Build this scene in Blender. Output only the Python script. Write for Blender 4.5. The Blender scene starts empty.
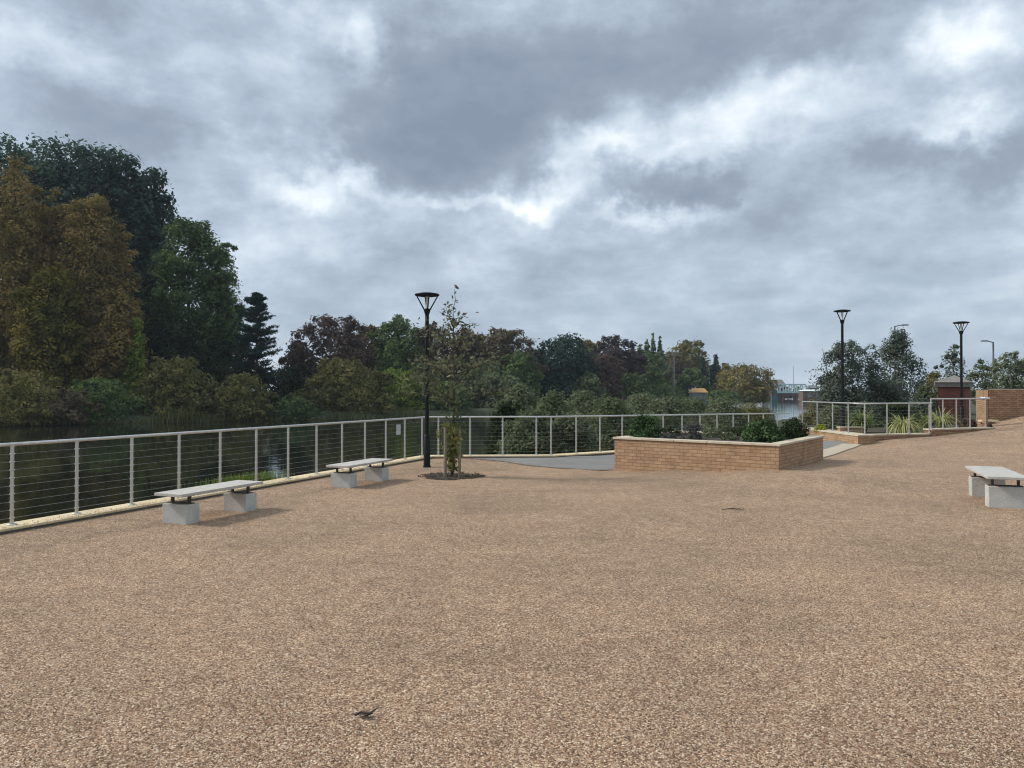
import bpy, bmesh, math, random
import numpy as np
from mathutils import Vector, Matrix
from mathutils.geometry import delaunay_2d_cdt

random.seed(7)
F = 750.0; HC = 1.8; HY = 392.0
sc = bpy.context.scene
COL = sc.collection

def gx(px, D): return (px - 512.0) / F * D
def gz(py, D): return HC - (py - HY) / F * D

# ------------------------------------------------------------------ object helpers
def tag(o, label=None, cat=None, group=None, kind=None):
    if label: o['label'] = label
    if cat: o['category'] = cat
    if group: o['group'] = group
    if kind: o['kind'] = kind
    return o

def empty(name, loc=(0, 0, 0), rz=0.0):
    o = bpy.data.objects.new(name, None)
    o.empty_display_size = 0.2
    o.location = loc
    o.rotation_euler = (0, 0, rz)
    COL.objects.link(o)
    return o

def link(name, me, parent=None):
    o = bpy.data.objects.new(name, me)
    COL.objects.link(o)
    if parent: o.parent = parent
    return o

def copy_tree(o, parent=None):
    c = o.copy()
    COL.objects.link(c)
    c.parent = parent
    for ch in [x for x in o.children]:
        copy_tree(ch, c)
    return c

class MB:
    def __init__(self):
        self.v = []; self.f = []; self.s = []
    def add(self, vs, fs, smooth=False):
        n = len(self.v)
        self.v += [tuple(p) for p in vs]
        self.f += [tuple(i + n for i in f) for f in fs]
        self.s += [smooth] * len(fs)
    def box(self, c, s, rz=0.0):
        cx, cy, cz = c; hx, hy, hz = s[0] / 2, s[1] / 2, s[2] / 2
        ca, sa = math.cos(rz), math.sin(rz)
        vs = []
        for z in (-hz, hz):
            for x, y in ((-hx, -hy), (hx, -hy), (hx, hy), (-hx, hy)):
                vs.append((cx + x * ca - y * sa, cy + x * sa + y * ca, cz + z))
        self.add(vs, [(3, 2, 1, 0), (4, 5, 6, 7), (0, 1, 5, 4), (1, 2, 6, 5), (2, 3, 7, 6), (3, 0, 4, 7)])
    def prism(self, poly, z0, z1):
        n = len(poly)
        a = sum(poly[i][0] * poly[(i + 1) % n][1] - poly[(i + 1) % n][0] * poly[i][1] for i in range(n))
        if a < 0: poly = poly[::-1]
        zz0 = z0 if isinstance(z0, (list, tuple)) else [z0] * n
        zz1 = z1 if isinstance(z1, (list, tuple)) else [z1] * n
        if a < 0: zz0 = list(zz0)[::-1]; zz1 = list(zz1)[::-1]
        vs = [(p[0], p[1], zz0[i]) for i, p in enumerate(poly)] + [(p[0], p[1], zz1[i]) for i, p in enumerate(poly)]
        fs = [tuple(range(n - 1, -1, -1)), tuple(range(n, 2 * n))]
        for i in range(n):
            j = (i + 1) % n
            fs.append((i, j, n + j, n + i))
        self.add(vs, fs)
    def tube(self, pts, rad, n=10, caps=True):
        pts = [Vector(p) for p in pts]
        if not isinstance(rad, (list, tuple)): rad = [rad] * len(pts)
        vs = []; prev = None
        for i, p in enumerate(pts):
            if i == 0: t = pts[1] - p
            elif i == len(pts) - 1: t = p - pts[i - 1]
            else: t = (pts[i + 1] - p).normalized() + (p - pts[i - 1]).normalized()
            if t.length < 1e-9: t = Vector((0, 0, 1))
            t.normalize()
            if prev is None:
                u = t.orthogonal().normalized()
            else:
                u = (prev - t * prev.dot(t))
                u = u.normalized() if u.length > 1e-6 else t.orthogonal().normalized()
            prev = u
            w = t.cross(u)
            for k in range(n):
                a = 2 * math.pi * k / n
                vs.append(p + (u * math.cos(a) + w * math.sin(a)) * rad[i])
        fs = []
        for i in range(len(pts) - 1):
            for k in range(n):
                k2 = (k + 1) % n
                fs.append((i * n + k, i * n + k2, (i + 1) * n + k2, (i + 1) * n + k))
        self.add(vs, fs, True)
        if caps:
            m = (len(pts) - 1) * n
            self.add(vs, [tuple(range(n - 1, -1, -1)), tuple(range(m, m + n))])
    def lathe(self, c, prof, n=24):
        vs = []
        for r, z in prof:
            for k in range(n):
                a = 2 * math.pi * k / n
                vs.append((c[0] + r * math.cos(a), c[1] + r * math.sin(a), c[2] + z))
        fs = []
        for i in range(len(prof) - 1):
            for k in range(n):
                k2 = (k + 1) % n
                fs.append((i * n + k, i * n + k2, (i + 1) * n + k2, (i + 1) * n + k))
        fs.append(tuple(range(n - 1, -1, -1)))
        m = (len(prof) - 1) * n
        fs.append(tuple(range(m, m + n)))
        self.add(vs, fs, False)
    def build(self, name, mat, parent=None, bevel=0.0, uv=False, seg=2):
        me = bpy.data.meshes.new(name)
        me.from_pydata(self.v, [], self.f)
        me.polygons.foreach_set('use_smooth', self.s)
        if bevel > 0:
            bm = bmesh.new(); bm.from_mesh(me)
            bmesh.ops.remove_doubles(bm, verts=bm.verts, dist=1e-5)
            es = [e for e in bm.edges if len(e.link_faces) == 2 and e.calc_face_angle(0) > 0.6]
            bmesh.ops.bevel(bm, geom=es, offset=bevel, segments=seg, affect='EDGES', profile=0.6, clamp_overlap=True)
            bm.to_mesh(me); bm.free()
        if uv:
            l = me.uv_layers.new(name='wall')
            for p in me.polygons:
                n = p.normal
                for li in p.loop_indices:
                    co = me.vertices[me.loops[li].vertex_index].co
                    if abs(n.z) < 0.7:
                        t = Vector((-n.y, n.x, 0)).normalized()
                        l.data[li].uv = (co.dot(t), co.z)
                    else:
                        l.data[li].uv = (co.x, co.y)
        me.materials.append(mat)
        me.update()
        return link(name, me, parent)

# ------------------------------------------------------------------ node helpers
class E:
    def __init__(s, nt, sock): s.nt = nt; s.k = sock
    def _m(s, op, b=None, c=None, clamp=False):
        n = s.nt.nodes.new('ShaderNodeMath'); n.operation = op; n.use_clamp = clamp
        s.nt.links.new(s.k, n.inputs[0])
        for i, x in ((1, b), (2, c)):
            if x is None: continue
            if isinstance(x, E): s.nt.links.new(x.k, n.inputs[i])
            else: n.inputs[i].default_value = x
        return E(s.nt, n.outputs[0])
    def __add__(s, o): return s._m('ADD', o)
    def __sub__(s, o): return s._m('SUBTRACT', o)
    def __mul__(s, o): return s._m('MULTIPLY', o)
    def __truediv__(s, o): return s._m('DIVIDE', o)
    def clamp(s): return s._m('ADD', 0.0, clamp=True)

def newmat(name):
    m = bpy.data.materials.new(name); m.use_nodes = True
    nt = m.node_tree; nt.nodes.clear()
    return m, nt, nt.nodes.new('ShaderNodeOutputMaterial')

def noise(nt, vec, scale, detail=4, rough=0.6, dist=0.0):
    n = nt.nodes.new('ShaderNodeTexNoise')
    n.inputs['Scale'].default_value = scale; n.inputs['Detail'].default_value = detail
    n.inputs['Roughness'].default_value = rough; n.inputs['Distortion'].default_value = dist
    if vec is not None: nt.links.new(vec, n.inputs['Vector'])
    return n

def ramp(nt, fac, stops, interp='LINEAR'):
    r = nt.nodes.new('ShaderNodeValToRGB'); cr = r.color_ramp; cr.interpolation = interp
    while len(cr.elements) < len(stops): cr.elements.new(0.5)
    for e, (p, c) in zip(cr.elements, stops):
        e.position = p; e.color = (c[0], c[1], c[2], 1)
    nt.links.new(fac, r.inputs[0])
    return r.outputs[0]

def mixc(nt, fac, a, b, mode='MIX'):
    m = nt.nodes.new('ShaderNodeMix'); m.data_type = 'RGBA'; m.blend_type = mode
    for sock, x in ((m.inputs['Factor'], fac), (m.inputs['A'], a), (m.inputs['B'], b)):
        pass
    ins = [m.inputs[0], m.inputs[6], m.inputs[7]]
    for sock, x in zip(ins, (fac, a, b)):
        if hasattr(x, 'links') or hasattr(x, 'is_output'): nt.links.new(x, sock)
        elif isinstance(x, (int, float)): sock.default_value = x
        else: sock.default_value = (x[0], x[1], x[2], 1)
    return m.outputs[2]

def pos(nt): return nt.nodes.new('ShaderNodeNewGeometry').outputs['Position']
def objc(nt): return nt.nodes.new('ShaderNodeTexCoord').outputs['Object']

def bumpn(nt, h, dist, strength=1.0, normal=None):
    b = nt.nodes.new('ShaderNodeBump'); b.inputs['Distance'].default_value = dist; b.inputs['Strength'].default_value = strength
    nt.links.new(h, b.inputs['Height'])
    if normal: nt.links.new(normal, b.inputs['Normal'])
    return b.outputs[0]

def simple(name, c1, c2, scale=6.0, rough=0.7, metallic=0.0, bump=0.0, spec=0.4, fine=None):
    m, nt, out = newmat(name)
    p = nt.nodes.new('ShaderNodeBsdfPrincipled')
    v = objc(nt)
    n = noise(nt, v, scale, 6, 0.65)
    col = ramp(nt, n.outputs[0], [(0.3, c1), (0.7, c2)])
    if fine:
        n2 = noise(nt, v, fine, 3, 0.7)
        col = mixc(nt, 0.35, col, ramp(nt, n2.outputs[0], [(0.35, [x * 0.55 for x in c1]), (0.65, [min(1, x * 1.25) for x in c2])]))
    nt.links.new(col, p.inputs['Base Color'])
    p.inputs['Roughness'].default_value = rough; p.inputs['Metallic'].default_value = metallic
    p.inputs['Specular IOR Level'].default_value = spec
    if bump > 0:
        nb = noise(nt, v, fine or scale * 6, 4, 0.7)
        nt.links.new(bumpn(nt, nb.outputs[0], bump), p.inputs['Normal'])
    nt.links.new(p.outputs[0], out.inputs[0])
    return m

def brick_mat(name, a, b, mortar, dirt=0.6):
    m, nt, out = newmat(name)
    p = nt.nodes.new('ShaderNodeBsdfPrincipled')
    uv = nt.nodes.new('ShaderNodeTexCoord').outputs['UV']
    br = nt.nodes.new('ShaderNodeTexBrick')
    nt.links.new(uv, br.inputs['Vector'])
    br.inputs['Scale'].default_value = 1.0
    br.inputs['Brick Width'].default_value = 0.225; br.inputs['Row Height'].default_value = 0.078
    br.inputs['Mortar Size'].default_value = 0.008; br.inputs['Mortar Smooth'].default_value = 0.2
    br.inputs['Bias'].default_value = -0.1
    br.inputs['Color1'].default_value = (*a, 1); br.inputs['Color2'].default_value = (*b, 1)
    br.inputs['Mortar'].default_value = (*mortar, 1)
    n = noise(nt, pos(nt), 3.0, 5, 0.7)
    n2 = noise(nt, pos(nt), 60.0, 3, 0.7)
    c = mixc(nt, dirt, br.outputs[0], ramp(nt, n.outputs[0], [(0.28, (0.55, 0.53, 0.52)), (0.5, (1.0, 1.0, 1.0)), (0.75, (1.22, 1.22, 1.22))]), 'MULTIPLY')
    c = mixc(nt, 0.4, c, ramp(nt, n2.outputs[0], [(0.3, (0.6, 0.6, 0.6)), (0.7, (1.2, 1.2, 1.2))]), 'MULTIPLY')
    nt.links.new(c, p.inputs['Base Color'])
    p.inputs['Roughness'].default_value = 0.85; p.inputs['Specular IOR Level'].default_value = 0.25
    inv = E(nt, br.outputs['Fac']) * -1.0 + 1.0
    nt.links.new(bumpn(nt, (inv + E(nt, n2.outputs[0]) * 0.3).k, 0.006), p.inputs['Normal'])
    nt.links.new(p.outputs[0], out.inputs[0])
    return m

def foliage(name, cols, trans=0.35):
    m, nt, out = newmat(name)
    at = nt.nodes.new('ShaderNodeAttribute'); at.attribute_name = 'tint'
    k = len(cols)
    c = ramp(nt, at.outputs['Fac'], [(i / (k - 1), x) for i, x in enumerate(cols)])
    d = nt.nodes.new('ShaderNodeBsdfDiffuse'); t = nt.nodes.new('ShaderNodeBsdfTranslucent')
    nt.links.new(c, d.inputs[0]); nt.links.new(c, t.inputs[0])
    mx = nt.nodes.new('ShaderNodeMixShader'); mx.inputs[0].default_value = trans
    nt.links.new(d.outputs[0], mx.inputs[1]); nt.links.new(t.outputs[0], mx.inputs[2])
    nt.links.new(mx.outputs[0], out.inputs[0])
    return m

# ------------------------------------------------------------------ materials
M = {}
M['stone'] = simple('pale_stone', (0.46, 0.36, 0.205), (0.80, 0.655, 0.42), 1.7, 0.85, bump=0.002, fine=45, spec=0.2)
M['coping'] = simple('coping_stone', (0.40, 0.335, 0.24), (0.66, 0.565, 0.42), 3, 0.85, bump=0.002, fine=50, spec=0.2)
M['concrete'] = simple('cast_concrete', (0.33, 0.33, 0.29), (0.60, 0.59, 0.54), 3.2, 0.85, bump=0.002, fine=70, spec=0.25)
M['ret'] = simple('stained_concrete', (0.14, 0.14, 0.12), (0.24, 0.23, 0.20), 1.5, 0.9, bump=0.004, fine=20)
M['seat'] = simple('bench_slab', (0.38, 0.355, 0.305), (0.56, 0.525, 0.46), 5, 0.7, bump=0.0015, fine=60, spec=0.35)
M['steel'] = simple('brushed_steel', (0.49, 0.475, 0.44), (0.66, 0.645, 0.605), 9, 0.34, metallic=0.7)
M['cable'] = simple('steel_cable', (0.22, 0.21, 0.19), (0.30, 0.285, 0.26), 9, 0.5, metallic=0.5)
M['black'] = simple('black_paint', (0.006, 0.0065, 0.008), (0.012, 0.013, 0.015), 12, 0.5, spec=0.2)
M['darkmetal'] = simple('dark_bracket', (0.05, 0.045, 0.04), (0.09, 0.08, 0.07), 12, 0.55, metallic=0.4)
M['glass'] = simple('lamp_glass', (0.6, 0.6, 0.58), (0.7, 0.7, 0.68), 8, 0.3)
M['grey'] = simple('grey_galvanised', (0.13, 0.145, 0.155), (0.19, 0.205, 0.215), 3, 0.6)
M['white'] = simple('white_paint', (0.66, 0.70, 0.70), (0.80, 0.82, 0.82), 2, 0.6)
M['roofgrey'] = simple('grey_roof', (0.17, 0.155, 0.14), (0.27, 0.24, 0.21), 5, 0.85, bump=0.01, fine=12)
M['yellow'] = simple('ochre_roof', (0.36, 0.20, 0.07), (0.46, 0.28, 0.10), 2, 0.7)
M['truss'] = simple('pale_green_paint', (0.42, 0.58, 0.55), (0.55, 0.70, 0.67), 2, 0.6)
M['teal'] = simple('teal_paint', (0.03, 0.09, 0.10), (0.05, 0.13, 0.14), 2, 0.7)
M['rust'] = simple('dull_red_paint', (0.12, 0.05, 0.045), (0.18, 0.08, 0.07), 2, 0.7)
M['wood'] = simple('stake_wood', (0.17, 0.135, 0.09), (0.28, 0.225, 0.16), 14, 0.85, bump=0.002, fine=60)
M['bark'] = simple('bark', (0.035, 0.028, 0.022), (0.08, 0.065, 0.05), 8, 0.9, bump=0.01, fine=25)
M['birchbark'] = simple('birch_bark', (0.40, 0.38, 0.35), (0.62, 0.60, 0.57), 5, 0.85)
M['soil'] = simple('dark_soil', (0.035, 0.028, 0.02), (0.085, 0.065, 0.045), 6, 0.95, bump=0.02, fine=25)
M['brick'] = brick_mat('buff_brick', (0.46, 0.295, 0.17), (0.36, 0.215, 0.12), (0.27, 0.18, 0.115))
M['brickdark'] = brick_mat('brown_brick', (0.42, 0.25, 0.14), (0.29, 0.16, 0.09), (0.20, 0.14, 0.10))
M['dullbrick'] = brick_mat('dull_brick', (0.19, 0.125, 0.10), (0.14, 0.09, 0.075), (0.12, 0.09, 0.08))
M['brickred'] = brick_mat('red_brick', (0.27, 0.088, 0.060), (0.19, 0.062, 0.045), (0.15, 0.09, 0.07))
M['flag'] = simple('flagstone', (0.36, 0.30, 0.21), (0.52, 0.44, 0.32), 3, 0.85, bump=0.002, fine=40)
M['sign'] = simple('sign_plate', (0.40, 0.42, 0.42), (0.5, 0.52, 0.52), 8, 0.5)

def tarmac_mat():
    m, nt, out = newmat('tarmac')
    p = nt.nodes.new('ShaderNodeBsdfPrincipled'); v = pos(nt)
    n = noise(nt, v, 0.9, 5, 0.6); n2 = noise(nt, v, 120, 3, 0.8)
    c = ramp(nt, n.outputs[0], [(0.3, (0.18, 0.168, 0.148)), (0.7, (0.24, 0.226, 0.20))])
    c = mixc(nt, 0.5, c, ramp(nt, n2.outputs[0], [(0.35, (0.5, 0.5, 0.5)), (0.65, (1.3, 1.3, 1.3))]), 'MULTIPLY')
    nt.links.new(c, p.inputs['Base Color']); p.inputs['Roughness'].default_value = 0.75
    nt.links.new(bumpn(nt, n2.outputs[0], 0.004), p.inputs['Normal'])
    nt.links.new(p.outputs[0], out.inputs[0]); return m
M['tarmac'] = tarmac_mat()

def gravel_mat():
    m, nt, out = newmat('gravel')
    p = nt.nodes.new('ShaderNodeBsdfPrincipled'); v = pos(nt)
    wn = noise(nt, v, 85, 2, 0.5)
    mp = nt.nodes.new('ShaderNodeVectorMath'); mp.operation = 'MULTIPLY_ADD'
    nt.links.new(wn.outputs['Color'], mp.inputs[0]); mp.inputs[1].default_value = (0.012, 0.012, 0.012); nt.links.new(v, mp.inputs[2])
    def vor(scale, feat='F1'):
        o = nt.nodes.new('ShaderNodeTexVoronoi'); o.feature = feat; o.inputs['Scale'].default_value = scale
        nt.links.new(mp.outputs[0], o.inputs['Vector']); return o
    v1 = vor(106); v2 = vor(220)
    sep = nt.nodes.new('ShaderNodeSeparateColor'); nt.links.new(v1.outputs['Color'], sep.inputs[0])
    sep2 = nt.nodes.new('ShaderNodeSeparateColor'); nt.links.new(v2.outputs['Color'], sep2.inputs[0])
    stops = [(0.0, (0.030, 0.018, 0.012)), (0.18, (0.18, 0.105, 0.068)), (0.45, (0.36, 0.228, 0.148)), (0.70, (0.53, 0.370, 0.250)), (0.88, (0.74, 0.58, 0.42)), (1.0, (0.95, 0.88, 0.74))]
    c1 = ramp(nt, sep.outputs[0], stops); c2 = ramp(nt, sep2.outputs[1], stops)
    c = mixc(nt, 0.2, c1, c2)
    big = noise(nt, v, 0.45, 5, 0.6, 0.4); mid = noise(nt, v, 5.0, 4, 0.65)
    c = mixc(nt, 1.0, c, ramp(nt, big.outputs[0], [(0.30, (0.96, 0.902, 0.81)), (0.70, (1.27, 1.18, 1.045))]), 'MULTIPLY')
    c = mixc(nt, 1.0, c, ramp(nt, mid.outputs[0], [(0.28, (0.80, 0.79, 0.78)), (0.60, (1.06, 1.055, 1.05))]), 'MULTIPLY')
    rot = nt.nodes.new('ShaderNodeMapping'); rot.inputs['Rotation'].default_value = (0, 0, 0.6); rot.inputs['Scale'].default_value = (0.5, 1.3, 1)
    nt.links.new(v, rot.inputs[0]); tr = noise(nt, rot.outputs[0], 1.0, 5, 0.6, 0.3)
    c = mixc(nt, 1.0, c, ramp(nt, tr.outputs[0], [(0.36, (0.94, 0.935, 0.93)), (0.52, (1.02, 1.02, 1.02))]), 'MULTIPLY')
    nt.links.new(c, p.inputs['Base Color'])
    p.inputs['Roughness'].default_value = 0.8; p.inputs['Specular IOR Level'].default_value = 0.25
    h = (E(nt, v1.outputs['Distance']) * -0.8) + (E(nt, sep.outputs[1]) * 0.5) + (E(nt, v2.outputs['Distance']) * -0.35)
    b1 = bumpn(nt, mid.outputs[0], 0.04, 0.6)
    nt.links.new(bumpn(nt, h.k, 0.016, 1.0, b1), p.inputs['Normal'])
    nt.links.new(p.outputs[0], out.inputs[0]); return m
M['gravel'] = gravel_mat()

def land_mat():
    m, nt, out = newmat('rough_ground')
    p = nt.nodes.new('ShaderNodeBsdfPrincipled'); v = pos(nt)
    n = noise(nt, v, 0.25, 6, 0.7); n2 = noise(nt, v, 3.0, 5, 0.7)
    c = ramp(nt, n.outputs[0], [(0.3, (0.030, 0.038, 0.016)), (0.6, (0.055, 0.065, 0.025)), (0.75, (0.075, 0.062, 0.036))])
    c = mixc(nt, 0.6, c, ramp(nt, n2.outputs[0], [(0.3, (0.5, 0.5, 0.5)), (0.7, (1.3, 1.3, 1.3))]), 'MULTIPLY')
    nt.links.new(c, p.inputs['Base Color']); p.inputs['Roughness'].default_value = 0.95
    nt.links.new(bumpn(nt, n2.outputs[0], 0.15), p.inputs['Normal'])
    nt.links.new(p.outputs[0], out.inputs[0]); return m
M['land'] = land_mat()

def water_mat():
    m, nt, out = newmat('river_water')
    p = nt.nodes.new('ShaderNodeBsdfPrincipled'); v = pos(nt)
    mp = nt.nodes.new('ShaderNodeMapping'); mp.inputs['Scale'].default_value = (1.0, 1.0, 1.0)
    nt.links.new(v, mp.inputs[0])
    n = noise(nt, mp.outputs[0], 1.6, 3, 0.5, 0.3); n2 = noise(nt, mp.outputs[0], 0.22, 2, 0.5)
    p.inputs['Base Color'].default_value = (0.010, 0.012, 0.008, 1)
    p.inputs['Roughness'].default_value = 0.02; p.inputs['IOR'].default_value = 1.33
    b1 = bumpn(nt, n2.outputs[0], 0.06, 0.5)
    nt.links.new(bumpn(nt, n.outputs[0], 0.010, 0.6, b1), p.inputs['Normal'])
    nt.links.new(p.outputs[0], out.inputs[0]); return m
M['water'] = water_mat()

FOL = {
 'poplar': foliage('poplar_leaves', [(0.039, 0.064, 0.051), (0.067, 0.106, 0.076), (0.106, 0.154, 0.103)]),
 'dkgreen': foliage('dark_green_leaves', [(0.050, 0.082, 0.034), (0.100, 0.146, 0.055), (0.187, 0.240, 0.079)]),
 'orange': foliage('autumn_leaves', [(0.11, 0.105, 0.04), (0.235, 0.178, 0.066), (0.38, 0.255, 0.085)]),
 'gold': foliage('golden_leaves', [(0.099, 0.106, 0.029), (0.196, 0.174, 0.042), (0.334, 0.237, 0.052)]),
 'olive': foliage('olive_leaves', [(0.091, 0.094, 0.037), (0.184, 0.173, 0.061), (0.284, 0.240, 0.089)]),
 'lime': foliage('lime_leaves', [(0.105, 0.141, 0.029), (0.197, 0.251, 0.051), (0.312, 0.342, 0.080)]),
 'copper': foliage('copper_leaves', [(0.065, 0.050, 0.040), (0.122, 0.088, 0.068), (0.188, 0.135, 0.100)]),
 'brown': foliage('brown_leaves', [(0.072, 0.060, 0.041), (0.134, 0.106, 0.070), (0.204, 0.158, 0.103)]),
 'plum': foliage('plum_leaves', [(0.043, 0.037, 0.037), (0.077, 0.062, 0.060), (0.119, 0.095, 0.085)]),
 'pine': foliage('pine_needles', [(0.016, 0.033, 0.027), (0.030, 0.056, 0.041), (0.054, 0.086, 0.060)], 0.1),
 'mid': foliage('mid_green_leaves', [(0.071, 0.090, 0.049), (0.129, 0.158, 0.084), (0.197, 0.221, 0.115)]),
 'sage': foliage('sage_leaves', [(0.079, 0.093, 0.051), (0.148, 0.174, 0.098), (0.250, 0.276, 0.163)]),
 'willow': foliage('willow_leaves', [(0.128, 0.116, 0.042), (0.219, 0.185, 0.065), (0.301, 0.246, 0.094)]),
 'bluegreen': foliage('blue_green_leaves', [(0.07, 0.088, 0.066), (0.118, 0.142, 0.106), (0.175, 0.2, 0.15)]),
 'laurel': foliage('laurel_leaves', [(0.027, 0.051, 0.021), (0.055, 0.096, 0.038), (0.121, 0.172, 0.078)], 0.15),
 'lavender': foliage('lavender_leaves', [(0.060, 0.066, 0.054), (0.112, 0.117, 0.099), (0.165, 0.150, 0.143)]),
 'sapling': foliage('sapling_leaves', [(0.080, 0.096, 0.054), (0.150, 0.165, 0.092), (0.25, 0.225, 0.14)]),
 'sucker': foliage('sucker_leaves', [(0.09, 0.11, 0.035), (0.19, 0.2, 0.07), (0.33, 0.3, 0.12)]),
 'chartreuse': foliage('chartreuse_leaves', [(0.20, 0.24, 0.03), (0.33, 0.37, 0.05), (0.46, 0.48, 0.10)]),
 'strap': foliage('variegated_strap', [(0.19, 0.22, 0.07), (0.44, 0.46, 0.18), (0.72, 0.68, 0.34)]),
 'strapdark': foliage('green_strap', [(0.101, 0.147, 0.047), (0.190, 0.241, 0.082), (0.336, 0.357, 0.127)]),
 'reed': foliage('reed_blades', [(0.074, 0.085, 0.028), (0.130, 0.139, 0.046), (0.205, 0.194, 0.081)]),
 'grass': foliage('grass_blades', [(0.08, 0.12, 0.025), (0.14, 0.20, 0.04), (0.21, 0.27, 0.07)]),
 'flower': foliage('white_flower', [(0.10, 0.14, 0.08), (0.5, 0.52, 0.48), (0.72, 0.74, 0.72)]),
 'lip': foliage('deep_green_leaves', [(0.022, 0.032, 0.017), (0.041, 0.059, 0.027), (0.066, 0.087, 0.040)]),  # very dark green leaf colour
}

# ------------------------------------------------------------------ leaves
def leaf_mesh(name, C, N, S, ratio, tint, mat, rng):
    n = len(C)
    N = N / (np.linalg.norm(N, axis=1, keepdims=True) + 1e-9)
    A = rng.normal(size=(n, 3))
    U = A - N * np.sum(A * N, axis=1, keepdims=True)
    U /= (np.linalg.norm(U, axis=1, keepdims=True) + 1e-9)
    W = np.cross(N, U)
    s = S[:, None]
    V = np.empty((n, 4, 3))
    V[:, 0] = C + U * s; V[:, 1] = C + W * s * ratio + U * s * 0.1
    V[:, 2] = C - U * s; V[:, 3] = C - W * s * ratio + U * s * 0.1
    return quads_mesh(name, V, tint, mat)

def quads_mesh(name, V, tint, mat):
    n = len(V)
    me = bpy.data.meshes.new(name)
    me.vertices.add(n * 4); me.vertices.foreach_set('co', V.reshape(-1).astype(np.float32))
    me.loops.add(n * 4); me.loops.foreach_set('vertex_index', np.arange(n * 4, dtype=np.int32))
    me.polygons.add(n)
    me.polygons.foreach_set('loop_start', np.arange(0, n * 4, 4, dtype=np.int32))
    at = me.attributes.new('tint', 'FLOAT', 'FACE')
    at.data.foreach_set('value', np.clip(tint, 0, 1).astype(np.float32))
    me.materials.append(mat)
    me.update(calc_edges=True)
    return me

PROFILE = {
 'round': lambda t: np.sqrt(np.clip(1 - (2 * t - 1) ** 2, 0, 1)) ** 0.9,
 'dome': lambda t: np.where(t < 0.35, 0.72 + 0.8 * t, np.sqrt(np.clip(1 - ((t - 0.35) / 0.65) ** 2, 0, 1))),
 'bush': lambda t: np.sqrt(np.clip(1 - (np.clip(t, 0, 1)) ** 2.2, 0, 1)),
 'cone': lambda t: np.clip(1.05 - t, 0, 1) ** 0.85 * np.clip(0.55 + t * 4, 0, 1),
 'column': lambda t: np.clip(1 - np.abs(2 * t - 0.75) ** 3 / 2.2, 0.08, 1),
 'poplar': lambda t: np.where(t < 0.45, 0.80 + 0.44 * t, np.sqrt(np.clip(1 - ((t - 0.45) / 0.57) ** 2.4, 0, 1))),
}

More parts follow.
